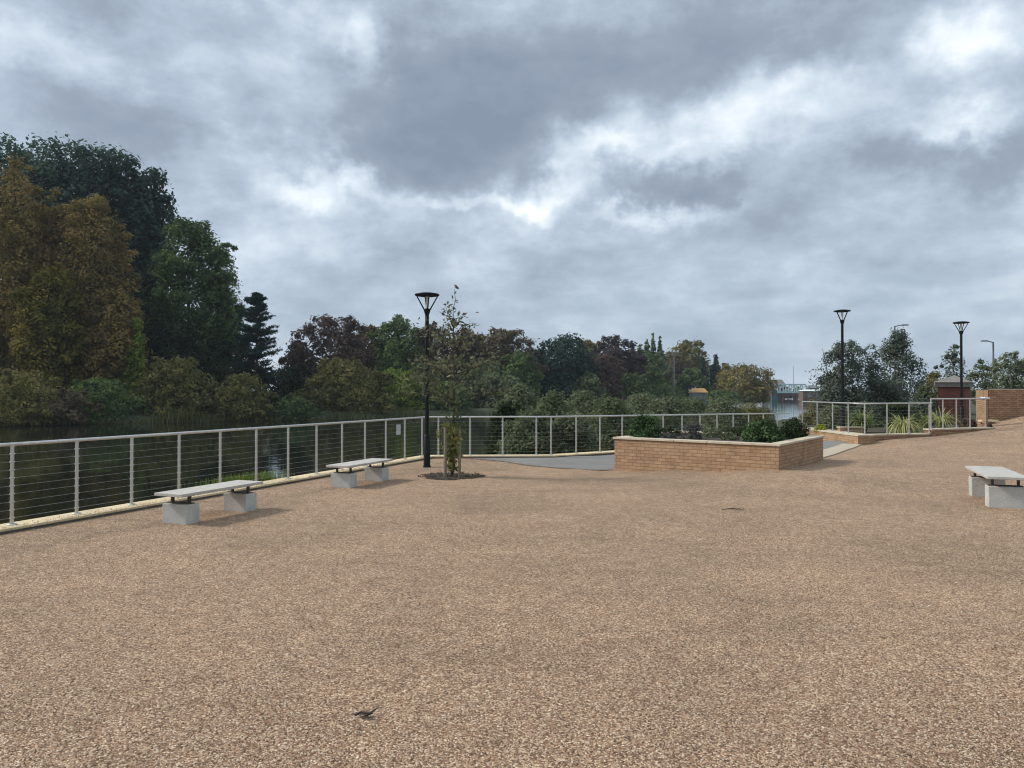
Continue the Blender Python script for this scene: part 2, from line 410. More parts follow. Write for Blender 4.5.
def crown_points(rng, H0, H1, R, shape, nclump, n, clump=(0.22, 0.36), flat=0.8, shell=2.2, outer=0.62, fill=0.0, lobes=0):
    """clump centres inside the profile, then leaves in each clump"""
    prof = PROFILE[shape]
    cc = []; cr = []
    Hh = H1 - H0
    while len(cc) < nclump:
        t = rng.uniform(0.0, 1.0)
        pr = float(prof(np.array(t)))
        if rng.uniform() > (0.4 + 0.6 * pr): continue
        rr = R * pr * (outer + (1 - outer) * rng.uniform() ** 0.5) * rng.uniform(0.45, 1.0) ** 0.5
        a = rng.uniform(0, 2 * math.pi)
        rc = min(R, Hh * 0.6) * rng.uniform(*clump)
        rc = min(rc, 0.15 * R + R * pr * 0.7 + 0.05)
        rr = max(0.0, min(rr, R * pr * 1.04 - rc * 0.75))
        z = H0 + min(max(t * Hh, rc * flat * 0.8), Hh - rc * flat * 0.9)
        cc.append((rr * math.cos(a), rr * math.sin(a), z)); cr.append(rc)
    cc = np.array(cc); cr = np.array(cr)
    if lobes:                           # boughs first, then leaf clumps on each bough
        lc = []; lr = []
        for q in range(lobes):
            t = 0.06 + 0.88 * (q + rng.uniform(0.1, 0.9)) / lobes; pr = float(prof(np.array(t)))
            rl = min(R * rng.uniform(0.34, 0.56), Hh * 0.24) * (0.55 + 0.45 * pr)
            a = 2.4 * q + rng.normal() * 0.5
            rr = max(0.0, R * pr * rng.uniform(0.9, 1.08) - rl)
            lc.append((rr * math.cos(a), rr * math.sin(a), H0 + min(max(t * Hh, rl * 0.7), Hh - rl * 0.8))); lr.append(rl)
        lc = np.array(lc); lr = np.array(lr)
        li = rng.choice(lobes, size=nclump, p=lr ** 2 / (lr ** 2).sum())
        k3 = min(nclump, lobes * 4); li[:k3] = np.arange(k3) % lobes
        dv = rng.normal(size=(nclump, 3)) + np.array([0, 0, 0.35]); dv /= np.linalg.norm(dv, axis=1, keepdims=True)
        cr = lr[li] * rng.uniform(0.24, 0.44, nclump)
        cc = lc[li] + dv * (lr[li] - cr * 0.7)[:, None] * np.array([1, 1, 0.85]) * rng.uniform(0.6, 1.0, (nclump, 1))
        ltint = rng.uniform(0, 1, lobes)
    nf = int(n * fill); n = n - nf
    w = cr ** 2; w /= w.sum()
    idx = rng.choice(len(cc), size=n, p=w)
    d = rng.normal(size=(n, 3)); d /= np.linalg.norm(d, axis=1, keepdims=True)
    rad = cr[idx] * rng.uniform(0, 1, n) ** (1 / shell) * (1 + 0.10 * rng.normal(size=n))
    P = cc[idx] + d * rad[:, None] * np.array([1, 1, flat])
    Nn = d + 0.45 * rng.normal(size=(n, 3)) + np.array([0, 0, 0.7])
    ct = rng.uniform(0, 1, len(cc))
    if lobes: ct = 0.5 * ct + 0.5 * ltint[li]
    tint = 0.62 * ct[idx] + 0.38 * rng.uniform(0, 1, n)
    if nf > 0:                          # leaves all round an uneven outline
        tt = np.linspace(0, 1, 200); pw = prof(tt) + 0.08; cdf = np.cumsum(pw); cdf /= cdf[-1]
        t = np.interp(rng.uniform(0, 1, nf), cdf, tt); a = rng.uniform(0, 2 * math.pi, nf)
        ph = rng.uniform(0, 6.28, (7, 2)); bump = np.zeros(nf); ti = np.zeros(nf)
        for q in range(7):
            k = (2, 3, 4, 5, 7, 9, 11)[q]; mz = (5, 9, 13, 7, 17, 23, 29)[q]
            wv = np.sin(k * a + ph[q, 0] + 2 * np.sin(3 * t + q)) * np.sin(mz * t + ph[q, 1])
            bump += wv * (0.13, 0.12, 0.11, 0.09, 0.08, 0.06, 0.05)[q]; ti += wv * 0.16
        u = rng.uniform(0, 1, nf) ** 0.4
        r = R * prof(t) * u * ((0.72 if lobes else 0.84) + bump * 0.8) * (1 + 0.04 * rng.normal(size=nf))
        z = H0 + Hh * (t * (0.93 + 0.12 * bump * t)) + 0.012 * Hh * rng.normal(size=nf)
        Pf = np.stack([r * np.cos(a), r * np.sin(a), z], -1)
        Nf = np.stack([np.cos(a), np.sin(a), 0.2 + 1.1 * t], -1) + 0.6 * rng.normal(size=(nf, 3))
        P = np.concatenate([P, Pf]); Nn = np.concatenate([Nn, Nf])
        tint = np.concatenate([tint, 0.5 + 0.8 * ti + 0.40 * (rng.uniform(0, 1, nf) - 0.5)])
    return P, Nn, tint, cc, cr

def make_tree(name, label, cat, x, y, zb, H, R, shape, mat, seed, cb=0.15, nclump=60, n=6000, leaf=0.2, ratio=0.55,
              clump=(0.22, 0.36), flat=0.8, group=None, bark='bark', limbs=14, trunk_r=None, stems=1, outer=0.62, spike=0.0, trunkname='trunk', lean=0.0, fill=0.42, lobes=0):
    rng = np.random.default_rng(seed)
    root = empty(name, (x, y, zb))
    tag(root, label, cat, group)
    P, Nn, tint, cc, cr = crown_points(rng, cb * H, H, R, shape, nclump, n, clump, flat, outer=outer, fill=fill, lobes=lobes)
    if spike > 0:                       # upright shoots breaking the outline
        k = P[:, 2] > 0
        ang = np.arctan2(P[:, 1], P[:, 0]); q = np.sin(ang * 9 + 3 * np.hypot(P[:, 0], P[:, 1])) * np.sin(P[:, 0] * 4.1 / max(spike, .2) ) * np.sin(P[:, 1] * 3.7 / max(spike, .2) + 1)
        P[:, 2] += spike * np.clip(q, 0, 1) * rng.uniform(0.3, 1.3, len(P)) * (P[:, 2] > 0.3 * H)
    S = leaf * rng.uniform(0.6, 1.35, len(P))
    me = leaf_mesh(name + '_crown', P, Nn, S, ratio, tint, FOL[mat], rng)
    link('crown', me, root)
    mb = MB()
    tr = trunk_r or max(0.03, H * 0.016)
    for s in range(stems):
        ox = rng.normal() * tr * 2.5 if stems > 1 else 0; oy = rng.normal() * tr * 2.5 if stems > 1 else 0
        pts = []; rd = []
        K = 7
        for i in range(K):
            t = i / (K - 1)
            pts.append((ox + lean * t * H + rng.normal() * tr * 0.5 * t + ox * 2.5 * t, oy + rng.normal() * tr * 0.5 * t + oy * 2.5 * t, t * H * 0.88 - (0.15 if i == 0 else 0)))
            rd.append(tr * (1.25 if i == 0 else 1) * (1 - 0.85 * t) / (1.0 if stems == 1 else 1.3))
        mb.tube(pts, rd, 8)
        m = max(1, limbs // stems)
        for j in rng.choice(len(cc), size=min(m, len(cc)), replace=False):
            e = Vector(cc[j]); zt = max(0.12 * H, min(e.z - 0.25 * math.hypot(e.x, e.y) - 0.05 * H, 0.8 * H))
            t = zt / (H * 0.88)
            i = min(K - 2, int(t * (K - 1))); f = t * (K - 1) - i
            a = Vector(pts[i]).lerp(Vector(pts[i + 1]), f)
            r0 = tr * (1 - 0.85 * t) * 0.5
            midp = a.lerp(e, 0.5) + Vector((0, 0, 0.06 * (e - a).length))
            mb.tube([a, midp, e], [r0, r0 * 0.6, r0 * 0.2], 6)
    mb.build(trunkname, M[bark], root)
    return root

def px_tree(name, label, cat, px, top, w, D, zb, shape, mat, seed, dens=0.9, **kw):
    H = gz(top, D) - zb
    R = w / F * D / 2
    area = w * (H * F / D)
    n = int(min(34000, max(1300, area * dens * 1.5 * (0.5 if px < -60 else 1))))
    kw.setdefault('leaf', D * 0.0021)
    kw.setdefault('nclump', int(min(170, max(18, area / 90))))
    return make_tree(name, label, cat, gx(px, D), D, zb, H, R, shape, mat, seed, n=n, **kw)

def strap_plant(name, label, x, y, z, n, L, wid, mat, seed, spread=1.0, cat='plant', group=None):
    rng = np.random.default_rng(seed)
    V = []; T = []
    for i in range(n):
        a = rng.uniform(0, 2 * math.pi); l = L * rng.uniform(0.6, 1.1); le = spread * rng.uniform(0.22, 1.0)
        b = np.array([math.cos(a), math.sin(a), 0]); sd = np.array([-math.sin(a), math.cos(a), 0])
        base = b * rng.uniform(0, 0.12) * L + sd * rng.normal() * 0.04 * L
        t0 = rng.uniform(0, 1); K = 6; pr = []
        for k in range(K + 1):
            t = k / K
            ang = le * (0.35 + 1.25 * t * t)
            p = base + b * l * t * math.sin(min(ang, 1.9)) * 0.8 + np.array([0, 0, l * t * (0.82 * math.cos(min(ang, 1.75)) + 0.06)])
            pr.append((p, wid * (1 - t) ** 0.6 * (0.5 + min(t * 4, 0.5)) + 0.001))
        for k in range(K):
            p, w = pr[k]; q, w2 = pr[k + 1]
            V.append([p - sd * w, p + sd * w, q + sd * w2, q - sd * w2]); T.append(0.7 * t0 + 0.3 * rng.uniform())
    me = quads_mesh(name, np.array(V), np.array(T), FOL[mat])
    o = link(name, me); o.location = (x, y, z)
    tag(o, label, cat, group)
    return o

def bush(name, label, x, y, z, R, H, mat, seed, n=2500, leaf=0.03, cat='shrub', group=None, clump=(0.3, 0.45), nclump=26):
    return make_tree(name, label, cat, x, y, z, H, R, 'bush', mat, seed, cb=0.02, nclump=nclump, n=n, leaf=leaf, clump=clump,
                     flat=0.85, group=group, limbs=8, trunk_r=0.02, stems=2, trunkname='stem', outer=0.7)

# ------------------------------------------------------------------ layout
FD = Vector((4.11, 10.4, 0)).normalized()          # direction of the riverside railing
FN = Vector((FD.y, -FD.x, 0))                      # towards the plaza
P0 = Vector((-6.53, 9.81, 0))
STEP = 11.18 / 12
corner = P0 + FD * (12.35 * STEP)                  # bend of the railing
bend = Vector((1.076, 20.7, 0))
endp = bend + Vector((0.75, 0.65, 0)) * 12.9
start = P0 - FD * (14.0 * STEP)
PL = Vector((2.54, 18.6, 0)); PF = Vector((5.71, 16.07, 0)); PR = Vector((7.96, 19.2, 0)); PB = PL + PR - PF

CTRL = [(-8, 0, 0), (-6, 10, 0), (-4.5, 14, 0), (-3, 18, 0), (-2, 20.3, 0), (0, 20.4, 0), (1.1, 20.7, 0), (1.1, 17.9, -0.05), (-1.3, 16, 0), (0, 12, 0), (0, 5, 0),
        (4, 5, 0), (8, 5, 0), (3, 11, 0), (7.9, 12.5, -0.05), (12, 12, 0), (2.54, 18.6, -0.14), (2.95, 22.3, -0.05), (5.71, 16.07, 0.13), (4.3, 16.9, 0.0), (7.96, 19.2, 0.05),
        (4.8, 21.7, -0.10), (6, 25, -0.1), (10, 28.4, -0.14), (9.4, 21.9, 0.02), (11.0, 24.5, 0.0), (11.9, 25.4, 0.0), (11.9, 30, -0.1), (12.7, 25.55, 0.14), (13.5, 25.75, 0.20), (14.7, 26.2, 0.23), (14, 24.6, 0.12), (16, 26.8, 0.33), (16.2, 25.6, 0.26),
        (17.5, 27.3, 0.42), (18.4, 28.6, 0.62), (20, 29, 0.9), (24, 29, 1.2), (20, 24, 0.35), (17, 20, 0.08), (24, 20, 0.3), (28, 26, 0.8), (14, 18, 0.03), (24, 10, 0), (0, -8, 0), (20, -8, 0), (-12, -8, 0)]
CT = np.array(CTRL)
def hz(x, y):
    d2 = (CT[:, 0] - x) ** 2 + (CT[:, 1] - y) ** 2
    w = 1.0 / (d2 + 0.6) ** 2.2
    return float((w * CT[:, 2]).sum() / w.sum())

def sheet(name, poly, mat, lift, step, skirt=0.0, detail=None):
    """triangulated sheet over a polygon, following the ground height"""
    n = len(poly)
    bound = []
    for i in range(n):
        a = Vector(poly[i][:2] + (0,)) if isinstance(poly[i], tuple) else Vector((poly[i][0], poly[i][1], 0))
        b = poly[(i + 1) % n]; b = Vector((b[0], b[1], 0))
        k = max(1, int((b - a).length / step))
        for j in range(k): bound.append(a.lerp(b, j / k))
    nb = len(bound)
    pts = [Vector((p.x, p.y)) for p in bound]
    xs = [p.x for p in pts]; ys = [p.y for p in pts]
    def inside(x, y):
        c = False; j = nb - 1
        for i in range(nb):
            xi, yi, xj, yj = xs[i], ys[i], xs[j], ys[j]
            if (yi > y) != (yj > y) and x < (xj - xi) * (y - yi) / (yj - yi) + xi: c = not c
            j = i
        return c
    x = min(xs) + step / 2
    while x < max(xs):
        y = min(ys) + step / 2
        while y < max(ys):
            if inside(x, y): pts.append(Vector((x + random.uniform(-.1, .1) * step, y + random.uniform(-.1, .1) * step)))
            y += step
        x += step
    r = delaunay_2d_cdt(pts, [(i, (i + 1) % nb) for i in range(nb)], [], 1, 1e-5)
    V = [(p.x, p.y, hz(p.x, p.y) + lift) for p in r[0]]
    me = bpy.data.meshes.new(name)
    fs = [tuple(f) for f in r[2]]
    me.from_pydata(V, [], fs)
    me.polygons.foreach_set('use_smooth', [True] * len(fs))
    me.materials.append(mat); me.update()
    if me.polygons[0].normal.z < 0: me.flip_normals()
    return link(name, me)

# ------------------------------------------------------------------ ground, river, plaza
RIVER_NEAR = [(-200, -470), (-60, -127), (-14.4, -10.1), (-2.35, 20.6), (-1.2, 26), (1, 34), (6, 43), (13, 53), (22, 62), (33, 74), (54, 105), (84, 180), (130, 318), (160, 420)]
RIVER_FAR = [(140, 430), (112, 330), (86, 255), (32, 155), (-10, 101), (-34, 87), (-52, 75), (-120, 66), (-260, 90), (-420, -100), (-420, -470)]
RP = np.array(RIVER_NEAR + RIVER_FAR)
def river_sd(X, Y):
    """signed distance to the river outline, negative in the water (arrays)"""
    d = np.full(X.shape, 1e9); ins = np.zeros(X.shape, bool)
    n = len(RP)
    for i in range(n):
        ax, ay = RP[i]; bx, by = RP[(i + 1) % n]
        ex, ey = bx - ax, by - ay
        t = np.clip(((X - ax) * ex + (Y - ay) * ey) / (ex * ex + ey * ey), 0, 1)
        d = np.minimum(d, np.hypot(X - ax - t * ex, Y - ay - t * ey))
        if by != ay:
            ins ^= ((ay > Y) != (by > Y)) & (X < (bx - ax) * (Y - ay) / (by - ay) + ax)
    return np.where(ins, -d, d)

WZ = -1.6
def land_z(X, Y):
    sd = river_sd(X, Y)
    far = np.clip((Y - 60) / 20, 0, 1)
    top = -0.75 + 0 * X
    rise = np.clip((X - 14) / 12, 0, 1) * np.clip((Y - 26) / 10, 0, 1) * np.clip(1 - (Y - 60) / 60, 0, 1)
    top = top + rise * 1.0
    z = np.where(sd > 0, np.minimum(top, WZ + 0.15 + sd * 0.45), WZ - 0.2 + np.maximum(sd * 0.5, -1.2))
    return z, sd

def build_ground():
    u = np.linspace(-1, 1, 230); xs = 12 + np.sinh(u * 5.6) / np.sinh(5.6) * 1600
    v = np.linspace(-0.62, 1, 210); ys = 28 + np.sinh(v * 5.6) / np.sinh(5.6) * 1700
    X, Y = np.meshgrid(xs, ys)
    Z, sd = land_z(X, Y)
    rng = np.random.default_rng(3)
    Z = Z + 0.05 * rng.normal(size=Z.shape) * (sd > 0)
    # hollow it out under the plaza so that the paved sheets lie free above it
    keep = (Y < 33) & (sd > -2) & (X < 45) & (Y > -40)
    Z = np.where(keep, np.minimum(Z, -0.75), Z)
    ny, nx = X.shape
    V = np.stack([X, Y, Z], -1).reshape(-1, 3)
    i = np.arange(ny * nx).reshape(ny, nx)
    f = np.stack([i[:-1, :-1], i[:-1, 1:], i[1:, 1:], i[1:, :-1]], -1).reshape(-1, 4)
    me = bpy.data.meshes.new('ground')
    me.from_pydata(V.tolist(), [], f.tolist())
    me.polygons.foreach_set('use_smooth', [True] * len(f))
    me.materials.append(M['land']); me.update()
    tag(link('ground', me), kind='structure')
build_ground()

mb = MB(); mb.add([(-700, -600, WZ), (500, -600, WZ), (500, 600, WZ), (-700, 600, WZ)], [(0, 1, 2, 3)])
tag(mb.build('river_water', M['water']), 'still dark river reflecting the wooded bank', kind='structure')

KIN = 0.20                                          # kerb half width
def offline(a, b, d):
    n = Vector(((b - a).y, -(b - a).x, 0)).normalized()
    return a + n * d, b + n * d
def isect(a, b, c, d):
    r = b - a; s = d - c
    t = ((c - a).x * s.y - (c - a).y * s.x) / (r.x * s.y - r.y * s.x)
    return a + r * t
path_pts = [start, corner, bend, endp]
def offset_path(d):
    segs = [offline(path_pts[i], path_pts[i + 1], d) for i in range(3)]
    return [segs[0][0], isect(*segs[0], *segs[1]), isect(*segs[1], *segs[2]), segs[2][1]]
inner = offset_path(KIN); outer_ = offset_path(-KIN); wallo = offset_path(-KIN + 0.04)

# gravel: everything up to kerb, walls; tarmac lies 4 mm above it
g_poly = [inner[0], inner[1], inner[2], inner[3], Vector((11.7, 30.3, 0)), Vector((11.7, 25.6, 0)), Vector((12.3, 25.7, 0)), Vector((14.7, 26.55, 0)), Vector((17.8, 27.75, 0)),
          Vector((18.5, 29.1, 0)), Vector((34, 29.5, 0)), Vector((42, 20, 0)), Vector((42, -14, 0)), Vector((-14.2, -14, 0))]
tag(sheet('gravel_plaza', [(p.x, p.y) for p in g_poly], M['gravel'], 0.0, 0.6), kind='structure')
t_poly = [inner[1] + Vector((0.95, 0.004, 0)), inner[2] + Vector((0, -0.003, 0)), inner[3] + Vector((-0.002, -0.004, 0)), Vector((11.66, 29.4, 0)), Vector((11.66, 25.45, 0)), Vector((8.3, 20.05, 0)), Vector((7.75, 19.2, 0)), Vector((4.79, 21.5, 0)),
          Vector((2.75, 18.75, 0)), Vector((2.45, 18.55, 0)), Vector((1.9, 18.12, 0)), Vector((1.14, 18.2, 0)), Vector((0.3, 18.85, 0)), Vector((-0.5, 19.7, 0))]
tag(sheet('tarmac_path', [(p.x, p.y) for p in t_poly], M['tarmac'], 0.014, 0.5), kind='structure')

gm_ = foliage('loose_grit', [(0.12, 0.072, 0.045), (0.33, 0.215, 0.14), (0.60, 0.47, 0.34)], 0.0)
rg = np.random.default_rng(8); C_ = []
edge = [Vector((p.x, p.y, 0)) for p in t_poly[8:] + [t_poly[0]]]
for a_, b_ in zip(edge[:-1], edge[1:]):
    dn = Vector((b_ - a_).normalized()); nn = Vector((dn.y, -dn.x, 0)); k_ = int((b_ - a_).length * 330)
    for q in range(k_):
        p_ = a_.lerp(b_, rg.uniform()) + nn * rg.normal() * 0.16; C_.append((p_.x, p_.y, hz(p_.x, p_.y) + 0.018))
for q in range(2600):                   # kicked up against the kerb
    p_ = P0 + FD * rg.uniform(-2.0, 11.0) + FN * (KIN + 0.02 - abs(rg.normal()) * 0.10); z_ = (0.072 if (p_ - P0).dot(FN) < KIN else hz(p_.x, p_.y) + 0.006)
    C_.append((p_.x, p_.y, z_))
C_ = np.array(C_); n_ = len(C_)
tag(link('loose_grit', leaf_mesh('loose_grit', C_, 0.35 * rg.normal(size=(n_, 3)) + np.array([0, 0, 1]), 0.0085 * rg.uniform(.5, 1.4, n_), 0.75, rg.uniform(0, 1, n_), gm_, rg)), 'tan grit strewn over the path edge and the kerb', kind='stuff')
def loose_gravel():
    rg = np.random.default_rng(12); n = 52000
    D = 3.2 / (1 - rg.uniform(0, 1, n) * 0.70); x = rg.uniform(-0.78, 0.78, n) * D
    ok = (np.stack([x, D], -1) - np.array([P0.x, P0.y])) @ np.array([FN.x, FN.y]) > KIN + 0.1
    x = x[ok]; D = D[ok]; n = len(x); z = np.array([hz(a, b) for a, b in zip(x, D)])
    a = rg.uniform(0, 6.28, n); sz = 0.0068 * rg.uniform(0.5, 1.5, n)
    V = np.empty((n, 5, 3))
    for k in range(4):
        rr = sz * rg.uniform(0.6, 1.3, n); an = a + k * 1.5708 + rg.normal(size=n) * 0.3
        V[:, k] = np.stack([x + rr * np.cos(an), D + rr * np.sin(an), z - 0.001], -1)
    V[:, 4] = np.stack([x + sz * 0.4 * rg.normal(size=n), D + sz * 0.4 * rg.normal(size=n), z + sz * rg.uniform(0.5, 1.0, n)], -1)
    f = np.array([(0, 1, 4), (1, 2, 4), (2, 3, 4), (3, 0, 4)]); Fc = (np.arange(n)[:, None, None] * 5 + f[None]).reshape(-1)
    me = bpy.data.meshes.new('loose_gravel'); m4 = n * 4
    me.vertices.add(n * 5); me.vertices.foreach_set('co', V.reshape(-1).astype(np.float32))
    me.loops.add(m4 * 3); me.loops.foreach_set('vertex_index', Fc.astype(np.int32))
    me.polygons.add(m4); me.polygons.foreach_set('loop_start', np.arange(0, m4 * 3, 3, dtype=np.int32))
    at = me.attributes.new('tint', 'FLOAT', 'FACE'); at.data.foreach_set('value', np.repeat(rg.uniform(0, 1, n), 4).astype(np.float32))
    me.materials.append(gm_); me.update(calc_edges=True)
    tag(link('loose_gravel', me), 'small loose stones of the tan gravel in the foreground', kind='stuff')
loose_gravel()

# flagstone edging from the planter to the low wall
fa = Vector((8.05, 19.9, 0)); fb = Vector((11.6, 25.35, 0)); fdir = (fb - fa).normalized(); fnn = Vector((fdir.y, -fdir.x, 0))
mb = MB(); L = (fb - fa).length; k = 8
for i in range(k):
    a = fa + fdir * (L * i / k + 0.004); b = fa + fdir * (L * (i + 1) / k - 0.004)
    q = [a - fnn * 0.42, b - fnn * 0.42, b + fnn * 0.18, a + fnn * 0.18]
    mb.prism([(p.x, p.y) for p in q], [hz(p.x, p.y) - 0.05 for p in q], [hz(p.x, p.y) + 0.03 for p in q])
tag(mb.build('flagstone_edging', M['flag'], bevel=0.006), kind='structure')

def kerb_z(p):
    t = (p.x - bend.x) / (endp.x - bend.x)
    return 0.066 - 0.14 * max(0.0, min(1.0, t))
mb = MB()
for i in range(3):
    a0, b0, a1, b1 = outer_[i], outer_[i + 1], inner[i], inner[i + 1]
    k = max(1, int((b0 - a0).length / 1.86))
    for j in range(k):
        e = 0.005 / (b0 - a0).length
        t0 = j / k + e * (j > 0); t1 = (j + 1) / k - e * (j < k - 1)
        q = [a0.lerp(b0, t0), a0.lerp(b0, t1), a1.lerp(b1, t1), a1.lerp(b1, t0)]
        mb.prism([(p.x, p.y) for p in q], [kerb_z(p) - 0.036 for p in q], [kerb_z(p) for p in q])
tag(mb.build('kerb', M['stone'], bevel=0.008), kind='structure')
mb = MB()
for i in range(3):
    a0, b0 = wallo[i], wallo[i + 1]
    a1, b1 = [offset_path(KIN - 0.03)[i + z] for z in (0, 1)]
    k = max(1, int((b0 - a0).length / 1.0))
    for j in range(k):
        q = [a0.lerp(b0, j / k), a0.lerp(b0, (j + 1) / k), a1.lerp(b1, (j + 1) / k), a1.lerp(b1, j / k)]
        mb.prism([(p.x, p.y) for p in q], -3.0, [kerb_z(p) - 0.038 for p in q])
tag(mb.build('river_wall', M['ret']), 'stained concrete river wall under the pale kerb of the railing', 'wall')

# ------------------------------------------------------------------ railing
POST_R = 0.0225; RAIL_H = 1.03
def post_mesh(h, ncab):
    mb = MB(); mb.tube([(0, 0, 0.008), (0, 0, h)], POST_R, 14)
    for i in range(ncab):
        z = 0.09 + i * (h - 0.16) / (ncab - 1) * 0.96
        mb.tube([(-0.036, 0, z), (0.036, 0, z)], 0.009, 8)
    mb.tube([(0, 0, h - 0.012), (0, 0, h + 0.012)], POST_R + 0.007, 14)
    return mb
def add_posts(root, pts, dirs, h, ncab=9, cap=False):
    proto = None
    for p, d in zip(pts, dirs):
        rz = math.atan2(d.y, d.x)
        if proto is None:
            o = post_mesh(h, ncab).build('post', M['steel'], root)
            b = MB(); b.lathe((0, 0, 0), [(0.06, -0.002), (0.06, 0.012), (0.052, 0.018)], 20)
            b.build('base_plate', M['steel'], o)
            proto = o
        else:
            o = copy_tree(proto, root)
        o.location = p - Vector(root.location); o.rotation_euler = (0, 0, rz)
def rail_run(root, line, r, name='handrail', mat='steel'):
    mb = MB(); mb.tube([p - Vector(root.location) for p in line], r, 10 if r > 0.01 else 5)
    return mb.build(name, M[mat], root)

rr = empty('river_railing', (start.x, start.y, 0))
tag(rr, 'long steel post and cable railing with a tube handrail along the river edge', 'railing')
pp = []; dd = []
for k in range(-14, 13): pp.append(P0 + FD * (k * STEP)); dd.append(FD)
d2 = (bend - corner).normalized()
for px in (438.5, 470, 502.6, 536.5):
    D = corner.y + 0.02
    x = gx(px, D); t = (x - corner.x) / (bend.x - corner.x)
    pp.append(corner.lerp(bend, t)); dd.append(d2)
d3 = (endp - bend).normalized()
for k in range(0, 13): pp.append(bend + Vector((0.75, 0.65, 0)) * k); dd.append(d3)
pp = [Vector((p.x, p.y, kerb_z(p))) for p in pp]
add_posts(rr, pp, dd, RAIL_H)
line = [Vector((p.x, p.y, kerb_z(p))) for p in pp] + [Vector((endp.x, endp.y, kerb_z(endp)))]
i_c = 27
line.insert(i_c, Vector((corner.x, corner.y, kerb_z(corner))))
up = Vector((0, 0, 1))
rail_run(rr, [p + up * (RAIL_H + 0.02) for p in line], 0.025)
for i in range(9):
    z = 0.09 + i * (RAIL_H - 0.16) / 8 * 0.96
    rail_run(rr, [p + up * z for p in line], 0.0027, 'cable', 'cable')

# little plate on the cables
a = P0 + FD * (10.62 * STEP)
mb = MB(); mb.box((0, 0, 0), (0.20, 0.012, 0.26)); 
for sx in (-0.075, 0.075): mb.tube([(sx, -0.012, 0.09), (sx, 0.012, 0.09)], 0.01, 8)
o = mb.build('notice_plate', M['sign'], bevel=0.003)
o.location = (a.x, a.y, kerb_z(a) + 0.78); o.rotation_euler = (0, 0, math.atan2(FD.y, FD.x))
o.location += FN * 0.02
tag(o, 'small blank grey plate fixed to the railing cables near the corner', 'sign')

# ------------------------------------------------------------------ benches
BANG = math.atan2(FD.y, FD.x)
def make_bench(x, y, z, label):
    r = empty('stone_bench', (x, y, z), BANG)
    tag(r, label, 'bench', 'flat stone benches on the gravel')
    m = MB(); m.box((0, 0, 0.403), (1.62, 0.49, 0.042)); m.build('seat', M['seat'], r, bevel=0.006)
    for sx in (-0.58, 0.58):
        m = MB(); m.box((sx, 0, 0.1025), (0.24, 0.43, 0.325)); m.build('block', M['concrete'], r, bevel=0.01)
        m = MB(); m.box((sx, 0, 0.271), (0.10, 0.40, 0.012))
        m.box((sx, 0, 0.376), (0.08, 0.40, 0.010))
        for sy in (-0.15, 0.15): m.box((sx, sy, 0.324), (0.04, 0.03, 0.094))
        m.build('bracket', M['darkmetal'], r)
    return r
make_bench(-4.36, 10.92, 0, 'nearer of the two pale stone benches beside the river railing')
make_bench(-2.98, 14.80, 0, 'farther stone bench beside the railing, next to the black lamp post')
bR = make_bench(8.19, 12.72, 0.0, 'pale stone bench at the right edge, alone on the open gravel'); bR.scale = (1.16, 1.2, 1.08)

# ------------------------------------------------------------------ lamps
def make_lamp(x, y, z, rz, label, h=4.18):
    r = empty('street_lamp', (x, y, z), rz)
    tag(r, label, 'lamp post', 'black lamp posts round the plaza')
    m = MB(); m.tube([(0, 0, -0.05), (0, 0, 0.74), (0, 0, 0.78)], [0.082, 0.082, 0.055], 16)
    m.lathe((0, 0, 0), [(0.10, -0.01), (0.10, 0.03), (0.085, 0.035)], 18)
    m.build('base_sleeve', M['black'], r)
    m = MB(); m.tube([(0, 0, 0.75), (0, 0, h - 0.50)], [0.052, 0.046], 14); m.build('pole', M['black'], r)
    m = MB(); m.lathe((0, 0, h - 0.52), [(0.05, 0), (0.062, 0.03), (0.085, 0.12), (0.07, 0.14), (0.03, 0.15)], 16); m.build('collar', M['black'], r)
    for k in range(4):
        a = k * math.pi / 2
        m = MB(); m.tube([(0.06 * math.cos(a), 0.06 * math.sin(a), h - 0.42), (0.255 * math.cos(a), 0.255 * math.sin(a), h - 0.07)], [0.017, 0.014], 8)
        m.build('arm', M['black'], r)
    m = MB(); m.lathe((0, 0, h - 0.08), [(0.20, 0.0), (0.285, 0.015), (0.30, 0.035), (0.285, 0.055), (0.16, 0.08), (0.05, 0.09)], 32)
    m.build('lamp_shade', M['black'], r)
    m = MB(); m.tube([(0, 0, h - 0.38), (0, 0, h - 0.08)], 0.035, 12); m.build('lamp_tube', M['glass'], r)
    return r
make_lamp(-2.04, 18.0, hz(-2.04, 18), 0.3, 'black lamp post by the river railing, next to the young tree')
make_lamp(12.34, 28.0, 0.42, 1.94, 'black lamp post in front of the two big leafy trees on the right', 4.45)
make_lamp(17.98, 30.0, 0.42, 1.41, 'black lamp post in front of the red brick kiosk', 4.2)

